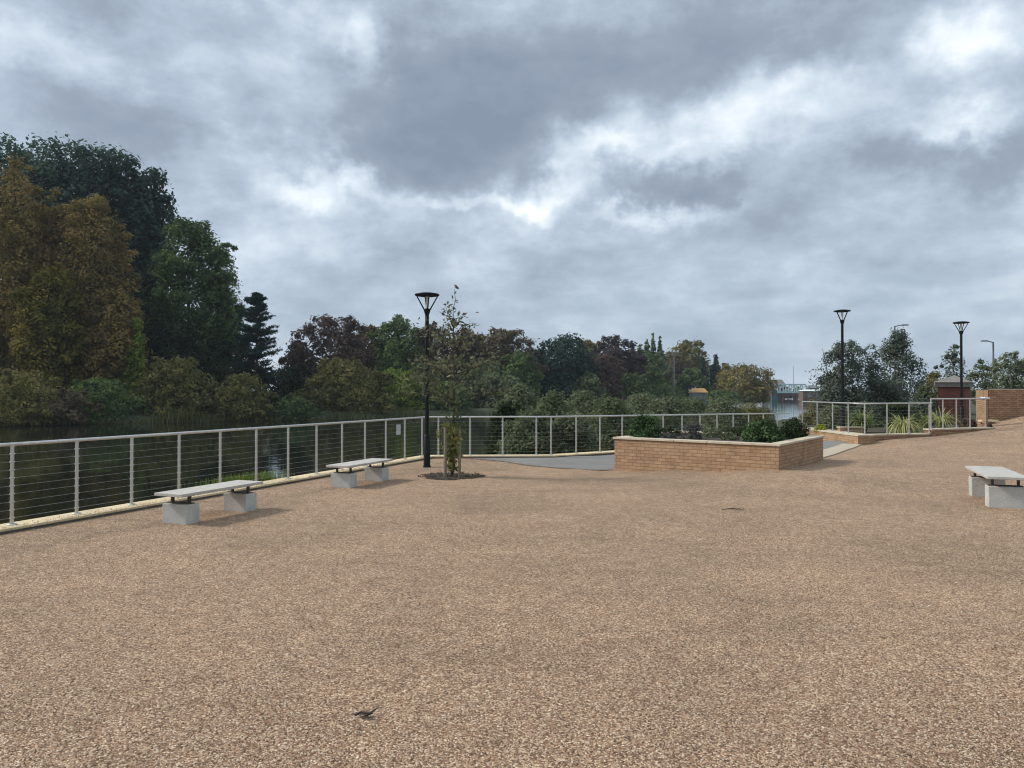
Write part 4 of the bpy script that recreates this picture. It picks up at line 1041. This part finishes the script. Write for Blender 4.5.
# ------------------------------------------------------------------ far bank
FB = 'trees on the far bank'
zf = -0.9
ft = [  # name, label, px, top, w, D, shape, mat, kw
 ('poplar_tree', 'tallest dark poplar at the left edge of the photo', 14, 134, 124, 112, 'poplar', 'poplar', dict(cb=.05, spike=1.3, fill=.78, leaf=.33)),
 ('poplar_tree', 'tall dark poplar behind the orange trees, second from the left', 66, 139, 116, 110, 'poplar', 'poplar', dict(cb=.05, spike=1.3, fill=.78, leaf=.33)),
 ('poplar_tree', 'tall dark poplar third from the left, above the orange crown', 112, 148, 92, 112, 'poplar', 'poplar', dict(cb=.05, spike=1.3, fill=.78, leaf=.33)),
 ('poplar_tree', 'last and lowest tall poplar where the dark row slopes down', 148, 168, 66, 114, 'poplar', 'poplar', dict(cb=.05, spike=1.3, fill=.78, leaf=.33)),
 ('broad_tree', 'dark green tree on the bank just left of the first orange tree', -95, 190, 130, 98, 'dome', 'dkgreen', dict(cb=.08)),
 ('poplar_tree', 'tall poplar on the bank beyond the left edge of the photo', -190, 150, 130, 104, 'poplar', 'poplar', dict(cb=.05, fill=.78, leaf=.33)),
 ('autumn_tree', 'golden tree far along the bank beyond the left edge of the photo', -300, 200, 150, 92, 'dome', 'gold', dict(cb=.08)),
 ('broad_tree', 'last dark green tree along the bank beyond the left edge of the photo', -430, 210, 180, 96, 'dome', 'dkgreen', dict(cb=.08)),
 ('broad_tree', 'big broad dark green tree left of the pine', 190, 213, 108, 106, 'dome', 'dkgreen', dict(cb=.10, fill=.5)),
 ('broad_tree', 'dark green tree on the right shoulder of the big broad one', 222, 236, 56, 104, 'dome', 'dkgreen', dict(cb=.10, fill=.5)),
 ('autumn_tree', 'orange brown autumn tree cut by the left edge', 14, 158, 116, 93, 'dome', 'orange', dict(cb=.12)),
 ('autumn_tree', 'orange autumn tree in front of the dark poplars', 90, 188, 114, 96, 'dome', 'orange', dict(cb=.14)),
 ('autumn_tree', 'lower golden tree between the orange ones and the water', 52, 262, 90, 90, 'dome', 'gold', dict(cb=.1)),
 ('autumn_tree', 'small rusty tree under the right side of the orange crown', 118, 285, 60, 91, 'dome', 'orange', dict(cb=.1)),
 ('conical_tree', 'slim yellow green conical tree beside the orange tree', 137, 318, 36, 90, 'cone', 'lime', dict(cb=.04, spike=.5)),
 ('dark_tree', 'dark tree behind the slim yellow green one', 170, 320, 70, 100, 'dome', 'lip', dict(cb=.05)),
 ('dark_tree', 'dark tree behind the two rounded bank bushes', 228, 335, 70, 102, 'dome', 'lip', dict(cb=.05)),
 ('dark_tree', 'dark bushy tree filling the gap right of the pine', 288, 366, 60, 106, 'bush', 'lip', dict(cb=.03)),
 ('olive_bush', 'large rounded brownish green bush on the far bank', 176, 355, 84, 89, 'bush', 'olive', dict(cb=.02)),
 ('olive_bush', 'neat rounded olive bush right of the larger one', 243, 372, 66, 90, 'bush', 'olive', dict(cb=.02)),
 ('bank_bush', 'dark green bush at the water under the orange trees', 100, 376, 84, 83, 'bush', 'dkgreen', dict(cb=.02)),
 ('bank_bush', 'olive brown bush overhanging the water at the left edge', 16, 368, 96, 77, 'bush', 'olive', dict(cb=.02)),
 ('bank_bush', 'brown twiggy bush at the waterline left of the conical tree', 62, 388, 74, 79, 'bush', 'brown', dict(cb=.02)),
 ('bank_bush', 'low green bush at the water between olive and brown crowns', 292, 395, 60, 93, 'bush', 'dkgreen', dict(cb=.02)),
 ('copper_tree', 'wide copper red tree right of the pine', 330, 313, 104, 116, 'dome', 'copper', dict(cb=.1)),
 ('copper_tree', 'smaller copper tree at the lower left of the wide one', 296, 340, 40, 114, 'dome', 'copper', dict(cb=.1)),
 ('green_tree', 'tall green tree just left of the black lamp post', 398, 314, 58, 124, 'dome', 'dkgreen', dict(cb=.08)),
 ('copper_tree', 'reddish brown tree behind the top of the black lamp post', 432, 321, 52, 128, 'dome', 'copper', dict(cb=.08)),
 ('olive_bush', 'large olive bush below the wide copper tree', 345, 357, 96, 101, 'bush', 'olive', dict(cb=.02)),
 ('lime_bush', 'bright yellow green bush left of the lamp post', 396, 367, 62, 106, 'bush', 'lime', dict(cb=.02)),
 ('green_bush', 'mid green bush behind the lamp post', 428, 362, 48, 110, 'bush', 'mid', dict(cb=.02)),
 ('green_bush', 'dark bush at the water between lime bush and young tree', 448, 380, 60, 108, 'bush', 'dkgreen', dict(cb=.02)),
 ('brown_tree', 'brown tree directly behind the young tree', 462, 326, 50, 134, 'dome', 'plum', dict(cb=.08)),
 ('brown_tree', 'broad brown tree right of the young tree', 503, 327, 74, 138, 'dome', 'brown', dict(cb=.08)),
 ('green_tree', 'soft green tree below the broad brown tree', 482, 358, 62, 120, 'dome', 'mid', dict(cb=.03)),
 ('green_tree', 'darker green tree left of the round evergreen', 520, 350, 46, 126, 'dome', 'dkgreen', dict(cb=.03)),
 ('green_bush', 'light green bush in front of the darker green tree', 508, 374, 60, 118, 'bush', 'mid', dict(cb=.02)),
 ('evergreen_tree', 'large round dark evergreen in the middle of the bank', 565, 333, 60, 146, 'round', 'pine', dict(cb=.02, solid=1)),
 ('evergreen_tree', 'low part of dark evergreen foliage below the round evergreen', 556, 362, 54, 142, 'bush', 'pine', dict(cb=.02, fill=.75)),
 ('yellow_tree', 'yellowish tree top peeping between evergreen and plum tree', 586, 338, 40, 176, 'dome', 'willow', dict(cb=.1)),
 ('plum_tree', 'dark plum coloured tree right of the round evergreen', 612, 333, 52, 160, 'dome', 'plum', dict(cb=.05, fill=.65)),
 ('plum_tree', 'lower shoulder of dark plum foliage right of the plum tree', 632, 346, 34, 164, 'dome', 'plum', dict(cb=.05, fill=.65)),
 ('copper_tree', 'reddish copper bush in front of the plum tree', 604, 353, 60, 150, 'bush', 'copper', dict(cb=.03)),
 ('green_bush', 'green bush in front of the copper one', 588, 371, 42, 140, 'bush', 'mid', dict(cb=.02)),
 ('green_tree', 'dark green tree below the slim poplars', 645, 350, 46, 175, 'dome', 'dkgreen', dict(cb=.04)),
 ('green_bush', 'green bush right of the green bush before the copper one', 628, 372, 60, 150, 'bush', 'dkgreen', dict(cb=.02)),
 ('copper_tree', 'copper crown behind the right side of the wide copper tree', 368, 322, 56, 128, 'dome', 'copper', dict(cb=.05)),
 ('green_tree', 'green crown between the tall green tree and the lamp post', 418, 330, 50, 134, 'dome', 'mid', dict(cb=.05)),
 ('brown_tree', 'brown crown between the young tree and the broad brown tree', 478, 333, 60, 146, 'dome', 'brown', dict(cb=.05)),
 ('brown_tree', 'low brown crown left of the round evergreen', 534, 346, 50, 150, 'dome', 'plum', dict(cb=.05)),
 ('green_tree', 'dark crown in the dip right of the round evergreen', 590, 347, 46, 168, 'dome', 'dkgreen', dict(cb=.05)),
 ('green_tree', 'green crown right of the slim poplars below the olive crown', 668, 352, 40, 210, 'dome', 'mid', dict(cb=.05)),
 ('green_tree', 'green crown behind the two dark conifers', 708, 364, 40, 215, 'dome', 'mid', dict(cb=.05)),
 ('slim_poplar', 'leftmost of the slim poplars on the skyline', 632, 346, 9, 240, 'column', 'dkgreen', dict(cb=.02, fill=.92)),
 ('slim_poplar', 'second of the slim poplars from the left', 640, 341, 10, 240, 'column', 'dkgreen', dict(cb=.02, fill=.92)),
 ('slim_poplar', 'third of the slim poplars from the left', 647, 336, 9, 240, 'column', 'dkgreen', dict(cb=.02, fill=.92)),
 ('slim_poplar', 'tallest of the slim poplars on the skyline', 653, 333, 10, 240, 'column', 'dkgreen', dict(cb=.02, fill=.92)),
 ('slim_poplar', 'rightmost slim poplar next to the olive crown', 660, 335, 9, 240, 'column', 'dkgreen', dict(cb=.02, fill=.92)),
 ('olive_tree', 'open crowned olive green tree right of the slim poplars', 687, 339, 50, 215, 'dome', 'olive', dict(cb=.25)),
 ('brown_tree', 'tan tree behind the floodlight mast', 676, 351, 34, 205, 'dome', 'brown', dict(cb=.05)),
 ('green_tree', 'green tree left of the floodlight mast', 660, 357, 36, 195, 'dome', 'mid', dict(cb=.05)),
 ('dark_conifer', 'left of the two dark conifers near the willow', 703, 354, 18, 205, 'cone', 'pine', dict(cb=.03, fill=.85)),
 ('dark_conifer', 'right of the two dark conifers near the willow', 716, 352, 22, 205, 'cone', 'pine', dict(cb=.03, fill=.85)),
 ('green_tree', 'dark green tree behind the ochre roof', 692, 368, 44, 198, 'bush', 'dkgreen', dict(cb=.03)),
 ('olive_tree', 'olive tree between the conifers and the willow', 726, 362, 26, 204, 'dome', 'olive', dict(cb=.05)),
 ('willow_tree', 'large rounded tan willow at the end of the bank', 745, 364, 54, 192, 'dome', 'willow', dict(cb=.03, solid=1)),
 ('willow_tree', 'lower lobe of willow right at the water', 758, 378, 26, 190, 'bush', 'willow', dict(cb=.02)),
 ('far_bush', 'left dark bush beyond the far bridge', 775, 386, 14, 370, 'bush', 'dkgreen', dict(cb=.02)),
 ('far_bush', 'middle dark bush beyond the far bridge', 786, 387, 16, 372, 'bush', 'copper', dict(cb=.02)),
 ('far_bush', 'right dark bush beyond the far bridge', 798, 386.5, 14, 368, 'bush', 'dkgreen', dict(cb=.02)),
 ('green_bush', 'dark bush under the left side of the willow', 722, 390, 50, 182, 'bush', 'dkgreen', dict(cb=.02)),
 ('green_bush', 'green bush on the bank under the floodlight mast', 660, 384, 56, 165, 'bush', 'dkgreen', dict(cb=.02)),
]
for i, (nm, lab, px, top, w, D, shp, mt, kw) in enumerate(ft):
    big = w * (420 - top) > 9000
    kw = dict(kw)
    kw.setdefault('limbs', 16)
    if shp in ('dome', 'round') or (shp == 'bush' and w >= 50):
        kw.setdefault('lobes', int(10 + w / 8)); kw['fill'] = .34 if big else .56
        if kw.pop('solid', 0): kw['lobes'] = 0; kw['fill'] = .78
        w *= 1.06 if big else 1.22; top -= 1.0
    px_tree(nm, lab, 'bush' if 'bush' in nm else 'tree', px, top, w, D, -1.5 if nm in ('bank_bush', 'olive_bush', 'lime_bush') else zf, shp, mt, 200 + i, dens=1.0 if big else 1.2, group=FB,
            clump=(0.15, 0.27) if big else (0.18, 0.32), outer=0.82, **kw)

def pine_tree():
    D = 96; px = 256; H = gz(290, D) - zf; R = 58 / F * D / 2
    rng = np.random.default_rng(99)
    r = empty('pine_tree', (gx(px, D), D, zf)); tag(r, 'dark pine with layered branches standing against the sky', 'tree', FB)
    mb = MB(); mb.tube([(0, 0, -0.2), (0.1, 0, H * 0.5), (0, 0.05, H * 0.97)], [0.26, 0.18, 0.03], 8)
    C = []; T = []
    for b in range(125):
        t = rng.uniform(0.22, 1.0); z = H * t
        l = R * (1.25 * (1 - t) ** 0.6 + 0.06) * rng.uniform(0.4, 1.1) * (0.75 if t < 0.35 else 1); a = rng.uniform(0, 2 * math.pi)
        d = Vector((math.cos(a), math.sin(a), 0.25 * t)); p0 = Vector((0, 0, z * 0.97)); p2 = p0 + d * l + Vector((0, 0, 0.12 * l)); p1 = p0.lerp(p2, 0.5) - Vector((0, 0, 0.05 * l))
        mb.tube([p0, p1, p2], [0.06, 0.04, 0.015], 5)
        tt = rng.uniform()
        for q in range(5):
            f = 0.35 + 0.65 * (q / 4); c = p0.lerp(p2, f)
            m = 42; g = rng.normal(size=(m, 3)) * np.array([0.30, 0.30, 0.13]) * (1.1 - 0.5 * t)
            C.append(np.array(c) + g); T.append(0.5 * tt + 0.5 * rng.uniform(0, 1, m))
    mb.build('trunk', M['bark'], r)
    C = np.concatenate(C); T = np.concatenate(T); n = len(C)
    link('crown', leaf_mesh('crown', C, rng.normal(size=(n, 3)) + np.array([0, 0, .5]), 0.16 * rng.uniform(.6, 1.3, n), 0.35, T, FOL['pine'], rng), r)
pine_tree()

def reeds():
    rng = np.random.default_rng(5); V = []; T = []
    segs = [(Vector((-75, 71.2, 0)), Vector((-52, 74.4, 0)), 900), (Vector((-52, 74.4, 0)), Vector((-34, 86.3, 0)), 1100), (Vector((-34, 86.3, 0)), Vector((-10, 100.3, 0)), 900), (Vector((-10, 100.3, 0)), Vector((32, 154.0, 0)), 1000)]
    for a, b, n in segs:
        for i in range(n):
            t = rng.uniform(); p = a.lerp(b, t) + Vector((rng.normal() * .3, rng.uniform(-0.3, 2.2), 0))
            h = (0.25 + 1.5 * (0.5 + 0.5 * math.sin(p.x * 0.55) * math.sin(p.x * 0.23 + 1)) ** 2) * rng.uniform(0.6, 1.1)
            w = 0.05; lx = rng.normal() * 0.25; ang = rng.uniform(0, 3.14); cx, cy = math.cos(ang) * w, math.sin(ang) * w
            V.append([(p.x - cx, p.y - cy, WZ - 0.1), (p.x + cx, p.y + cy, WZ - 0.1), (p.x + cx * .3 + lx, p.y + cy * .3, WZ + h), (p.x - cx * .3 + lx, p.y - cy * .3, WZ + h)])
            T.append(rng.uniform())
    tag(link('reeds', quads_mesh('reeds', np.array(V), np.array(T), FOL['reed'])), 'dull green reeds along the waterline of the far bank', 'reeds', kind='stuff')
reeds()

def weeds():
    rng = np.random.default_rng(6); V = []; T = []
    base = P0 + FD * (5.15 * STEP) - FN * (KIN + 0.12)
    for i in range(1100):
        p = base + FD * rng.normal() * 0.55 - FN * abs(rng.normal()) * 0.14; z0 = -0.10
        h = rng.uniform(0.16, 0.36); a = rng.uniform(0, 6.28); l = rng.uniform(0.02, 0.16); w = 0.008
        sx, sy = -math.sin(a) * w, math.cos(a) * w; ex, ey = math.cos(a) * l, math.sin(a) * l
        V.append([(p.x - sx, p.y - sy, z0), (p.x + sx, p.y + sy, z0), (p.x + sx * .3 + ex, p.y + sy * .3 + ey, z0 + h), (p.x - sx * .3 + ex, p.y - sy * .3 + ey, z0 + h)]); T.append(rng.uniform())
    tag(link('grass_tuft', quads_mesh('grass_tuft', np.array(V), np.array(T), FOL['grass'])), 'bright green grass tuft growing over the outer kerb behind the nearest bench', 'grass')
weeds()

# ------------------------------------------------------------------ far buildings, bridge, masts
def bridge():
    D = 335; x0, x1 = gx(772, D), gx(806, D); zt = gz(384.5, D); zm = gz(392.2, D)
    r = empty('truss_bridge', (x0, D, 0)); tag(r, 'white painted truss bridge far away across the river', 'bridge')
    W = x1 - x0
    for yy in (0, 4.0):
        m = MB(); m.box((W / 2, yy, zt), (W, 0.35, 0.5)); m.box((W / 2, yy, zm), (W, 0.35, 0.55))
        k = 6
        for i in range(k + 1): m.box((W * i / k, yy, (zt + zm) / 2), (0.4, 0.3, zt - zm - 0.5))
        for i in range(k):
            m.tube([(W * i / k, yy, zm if i % 2 else zt), (W * (i + 1) / k, yy, zt if i % 2 else zm)], 0.14, 6)
        m.build('truss', M['truss'], r)
    m = MB(); m.box((W / 2, 2.0, zm - 0.45), (W, 4.6, 0.35)); m.build('deck', M['grey'], r)
    m = MB(); m.box((W / 2 - 0.5, 2.0, zm - 1.15), (W * 0.93, 3.4, 1.0)); m.build('girder', M['rust'], r)
    for xx in (W * 0.32, W * 0.74):
        m = MB(); m.box((xx, 2.0, (zm - 1.66 + -2.4) / 2), (0.9, 3.6, zm - 1.66 + 2.4)); m.build('pier', M['rust'], r, bevel=0.05)
    m = MB(); m.box((0.5, -0.9, zm - 1.6), (2.4, 1.2, 5.0)); m.build('abutment', M['teal'], r, bevel=0.05)
bridge()
def shed(name, label, px0, px1, D, ytop, yeave, zb, wall, roof, depth=8.0, cat='building', win=0):
    x0, x1 = gx(px0, D), gx(px1, D); W = x1 - x0; zt = gz(ytop, D); ze = gz(yeave, D)
    r = empty(name, (x0, D, 0)); tag(r, label, cat)
    m = MB(); m.box((W / 2, depth / 2, (zb + ze) / 2), (W, depth, ze - zb)); m.build('wall', M[wall], r, uv=True)
    o = 0.25; m = MB()
    m.add([(-o, -o, ze + .003), (W + o, -o, ze + .003), (W + o, depth + o, ze + .003), (-o, depth + o, ze + .003), (W * .08, depth / 2, zt), (W * .92, depth / 2, zt)],
          [(0, 1, 5, 4), (1, 2, 5), (2, 3, 4, 5), (3, 0, 4), (3, 2, 1, 0)])
    m.build('roof', M[roof], r)
    for i in range(win):
        m = MB(); m.box((W * (i + 0.7) / (win + .4), -0.03, zb + (ze - zb) * .62), (W / (win + .4) * .45, .08, (ze - zb) * .3)); m.build('window', M['grey'], r)
shed('boat_house', 'small far building with an ochre roof among bank trees', 692, 707, 172, 388.2, 392.5, -1.2, 'grey', 'yellow', 2.6, win=2)
shed('brick_warehouse', 'low brown brick building right of the far bridge', 803, 832, 260, 389.5, 391.0, -1.5, 'dullbrick', 'white', 4, win=3)
shed('grey_shed', 'grey roofed shed behind the brown brick building', 809, 819, 300, 385.2, 388.0, -1.5, 'grey', 'grey', 3)
shed('long_shed', 'dull brown roof seen above the far bridge', 762, 785, 420, 379.5, 384.0, -1.5, 'roofgrey', 'roofgrey', 4)
def mast(name, label, px, D, ytop, zb, arm, kind, cat='lamp post'):
    h = gz(ytop, D) - zb; r = empty(name, (gx(px, D), D, zb)); tag(r, label, cat)
    m = MB(); m.tube([(0, 0, -0.2), (0, 0, h)], [0.11, 0.06] if D < 150 else [0.15, 0.10], 10); m.build('pole', M['grey'], r)
    if kind == 'street':
        m = MB(); m.tube([(0, 0, h - 0.05), (arm * 0.5, 0, h + 0.06), (arm, 0, h + 0.08)], [0.045, 0.04, 0.035], 8); m.build('arm', M['grey'], r)
        m = MB(); m.box((arm * 1.12, 0, h + 0.09), (0.55, 0.2, 0.10)); m.build('lamp_head', M['grey'], r, bevel=0.03)
    elif kind == 'flood':
        m = MB(); m.box((0, 0, h), (1.9, 0.2, 0.2)); m.build('crossbar', M['grey'], r)
        for s in (-0.75, 0.0, 0.75):
            m = MB(); m.box((s, -0.25, h + 0.35), (0.4, 0.4, 0.4)); m.build('floodlight', M['white'], r, bevel=0.05)
    else:
        m = MB(); m.tube([(0, 0, h), (0, 0, h + 2.2)], [0.12, 0.06], 6); m.build('antenna', M['grey'], r)
mast('street_light', 'grey street light rising above the pointed leafy tree', 895, 62, 326, 0.2, 0.75, 'street')
mast('street_light', 'grey street light above the birches, arm pointing left', 993.5, 62, 342, 0.5, -0.65, 'street')
mast('floodlight_mast', 'thin grey floodlight mast among the bank trees', 674.3, 168, 353, -0.9, 0, 'flood', 'mast')
mast('antenna_mast', 'distant thin mast standing above the far bridge', 793.5, 400, 370, -1.2, 0, 'ant', 'mast')

# twigs on the gravel
def twig(px, py, L, lab, seed):
    rng = np.random.default_rng(seed); D = HC * F / (py - HY); x = gx(px, D); m = MB()
    pts = [Vector((-L / 2, 0, 0.012)), Vector((-L * .15, 0.02, 0.022)), Vector((L * .2, -0.01, 0.018)), Vector((L / 2, 0.03, 0.012))]
    m.tube(pts, [0.006, 0.008, 0.007, 0.003], 6); m.tube([pts[1], pts[1] + Vector((0.06, -0.05, 0.015))], [0.006, 0.003], 5); m.tube([pts[2], pts[2] + Vector((0.05, 0.06, 0.012))], [0.005, 0.003], 5)
    m.add([(-.03, -.02, .02), (.03, -.03, .03), (.04, .02, .022), (-.02, .025, .018)], [(0, 1, 2, 3)])
    o = m.build('twig', M['bark']); o.location = (x, D, hz(x, D)); tag(o, lab, 'twig')
twig(364, 716, 0.095, 'small dark twig lying on the gravel near the camera', 1)
twig(733, 510, 0.34, 'dark twig lying on the gravel in front of the planter', 2)

# ------------------------------------------------------------------ haze
bm = bmesh.new(); bmesh.ops.create_cube(bm, size=1.0)
me = bpy.data.meshes.new('haze'); bm.to_mesh(me); bm.free()
hm, hnt, hout = newmat('haze_air')
pv = hnt.nodes.new('ShaderNodeVolumePrincipled'); pv.inputs['Color'].default_value = (0.80, 0.88, 1.0, 1); pv.inputs['Density'].default_value = 0.0002; pv.inputs['Anisotropy'].default_value = 0.0
hnt.links.new(pv.outputs[0], hout.inputs['Volume'])
me.materials.append(hm)
ho = link('haze', me); ho.scale = (3400, 3600, 56); ho.location = (12, 400, 56 / 2 - 5.0); tag(ho, kind='stuff')
ho.display_type = 'WIRE'

# ------------------------------------------------------------------ sky
SUN_EL, SUN_AZ = 38.0, -82.0                        # azimuth measured from the view direction, negative = left
w = bpy.data.worlds.new('World'); sc.world = w; w.use_nodes = True
nt = w.node_tree; nt.nodes.clear()
out = nt.nodes.new('ShaderNodeOutputWorld')
sky = nt.nodes.new('ShaderNodeTexSky'); sky.sky_type = 'NISHITA'; sky.sun_disc = False
sky.sun_elevation = math.radians(SUN_EL); sky.sun_rotation = math.radians(SUN_AZ)
bg1 = nt.nodes.new('ShaderNodeBackground'); nt.links.new(sky.outputs[0], bg1.inputs[0]); bg1.inputs[1].default_value = 0.09
tc = nt.nodes.new('ShaderNodeTexCoord').outputs['Generated']
dv_0 = tc
sx = nt.nodes.new('ShaderNodeSeparateXYZ'); nt.links.new(tc, sx.inputs[0])
X, Y, Z = (E(nt, sx.outputs[i]) for i in range(3))
az = X._m('ARCTAN2', Y); el = Z._m('ARCSINE')
den = Z._m('MAXIMUM', 0.0) + 0.30
cmb = nt.nodes.new('ShaderNodeCombineXYZ'); nt.links.new((X / den).k, cmb.inputs[0]); nt.links.new((Y / den).k, cmb.inputs[1]); cmb.inputs[2].default_value = 3.7
pl = cmb.outputs[0]
wn = noise(nt, dv_0, 6.5, 6, 0.60); ws = nt.nodes.new('ShaderNodeSeparateColor'); nt.links.new(wn.outputs['Color'], ws.inputs[0])
az2 = az + (E(nt, ws.outputs[0]) - 0.5) * 0.30; el2 = el + (E(nt, ws.outputs[1]) - 0.5) * 0.19
dm = nt.nodes.new('ShaderNodeMapping'); dm.inputs['Scale'].default_value = (1, 1, 1.7); nt.links.new(tc, dm.inputs[0]); dv_ = dm.outputs[0]
n1 = noise(nt, pl, 1.9, 9, 0.55, 0.25); n2 = noise(nt, dv_, 7.5, 8, 0.56, 0.15)
n3 = noise(nt, dv_, 17.0, 8, 0.60, 0.0)
B = (E(nt, n1.outputs[0]) - 0.5) * 0.80 + (E(nt, n2.outputs[0]) - 0.5) * 0.44 + (E(nt, n3.outputs[0]) - 0.5) * 0.50 + 0.50
BL = [ # px, py, sx, sy, amp
 (440, 116, 118, 66, -.44), (570, 70, 110, 66, -.22), (690, 183, 64, 20, -.36), (740, 45, 130, 50, -.20), (140, 112, 150, 40, -.18), (925, 165, 90, 20, -.26), (370, 160, 50, 22, -.2),
 (372, 62, 30, 46, .36), (535, 190, 40, 14, .40), (600, 160, 55, 20, .34), (720, 125, 75, 34, .34), (785, 90, 40, 16, .22), (985, 48, 60, 26, .34), (960, 128, 44, 16, .34),
 (315, 186, 40, 12, .24), (250, 178, 90, 26, .20), (60, 52, 80, 26, .24), (30, 80, 40, 14, .14), (460, 203, 70, 9, .30), (660, 212, 60, 9, .26), (330, 25, 60, 22, .12), (850, 130, 70, 40, .10), (180, 20, 120, 22, -.12), (900, 15, 100, 20, -.05)]
for px, py, s1, s2, amp in BL:
    a0 = math.atan((px - 512) / F); e0 = math.atan((HY - py) / F * math.cos(a0))
    ca = s1 / F * math.cos(a0) ** 2 * 1.15; ce = s2 / F * math.cos(e0) ** 2 * 1.15
    u = (az2 - a0) / ca; v = (el2 - e0) / ce
    g = (u * u + v * v)._m('POWER', 1.35) * -1.0
    B = B + g._m('EXPONENT') * (amp * (0.8 if amp > 0 else 0.9))
cc = ramp(nt, B.clamp().k, [(0.0, (0.180, 0.220, 0.285)), (0.28, (0.240, 0.287, 0.355)), (0.50, (0.345, 0.412, 0.495)), (0.72, (0.520, 0.588, 0.660)), (1.0, (0.84, 0.87, 0.90))])
# thin bluish-grey stratus towards the horizon
low = (el._m('MULTIPLY', -1.0 / 0.20) + 1.0).clamp(); low = low * 0.60
lm = nt.nodes.new('ShaderNodeMapping'); lm.inputs['Scale'].default_value = (1, 1, 4.5); nt.links.new(tc, lm.inputs[0]); n4 = noise(nt, lm.outputs[0], 6.0, 7, 0.58, 0.1)
cc = mixc(nt, low.k, cc, ramp(nt, n4.outputs[0], [(0.34, (0.215, 0.285, 0.360)), (0.52, (0.310, 0.385, 0.460)), (0.68, (0.470, 0.530, 0.585))]))
# sky brightened overhead and round the hidden sun, out of frame, to add light
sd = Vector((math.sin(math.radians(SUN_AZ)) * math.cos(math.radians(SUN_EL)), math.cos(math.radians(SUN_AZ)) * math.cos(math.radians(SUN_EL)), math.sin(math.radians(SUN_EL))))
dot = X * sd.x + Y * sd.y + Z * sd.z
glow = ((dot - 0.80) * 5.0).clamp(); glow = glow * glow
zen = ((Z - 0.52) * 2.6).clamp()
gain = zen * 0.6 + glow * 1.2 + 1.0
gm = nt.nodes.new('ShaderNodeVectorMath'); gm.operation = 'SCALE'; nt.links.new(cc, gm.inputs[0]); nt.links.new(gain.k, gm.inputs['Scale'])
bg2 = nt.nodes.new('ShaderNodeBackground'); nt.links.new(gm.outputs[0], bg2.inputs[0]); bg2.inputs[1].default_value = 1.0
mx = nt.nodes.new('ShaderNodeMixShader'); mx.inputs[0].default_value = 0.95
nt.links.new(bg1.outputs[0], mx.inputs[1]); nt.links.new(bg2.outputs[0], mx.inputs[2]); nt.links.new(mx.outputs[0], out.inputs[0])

sl = bpy.data.lights.new('sun', 'SUN'); sl.energy = 2.2; sl.angle = math.radians(8); sl.color = (1.0, 0.94, 0.86)
so = bpy.data.objects.new('sun', sl); COL.objects.link(so)
so.rotation_euler = (-sd).to_track_quat('-Z', 'Y').to_euler()

# ------------------------------------------------------------------ camera
cam = bpy.data.cameras.new('camera'); co = bpy.data.objects.new('camera', cam); COL.objects.link(co)
cam.sensor_width = 36; cam.lens = 36 * F / 1024; cam.clip_end = 6000; cam.clip_start = 0.05
co.location = (0, 0, HC); co.rotation_euler = (math.radians(90) + math.atan((HY - 384) / F), 0, 0)
sc.camera = co
sc.view_settings.view_transform = 'Standard'; sc.view_settings.look = 'None'; sc.view_settings.gamma = 1.0; sc.view_settings.use_curve_mapping = False
sc.view_settings.exposure = 0.5
sc.cycles.use_denoising = True; sc.cycles.filter_width = 1.1
sc.cycles.max_bounces = 6; sc.cycles.volume_bounces = 0; sc.cycles.transparent_max_bounces = 4
sc.cycles.sample_clamp_indirect = 4
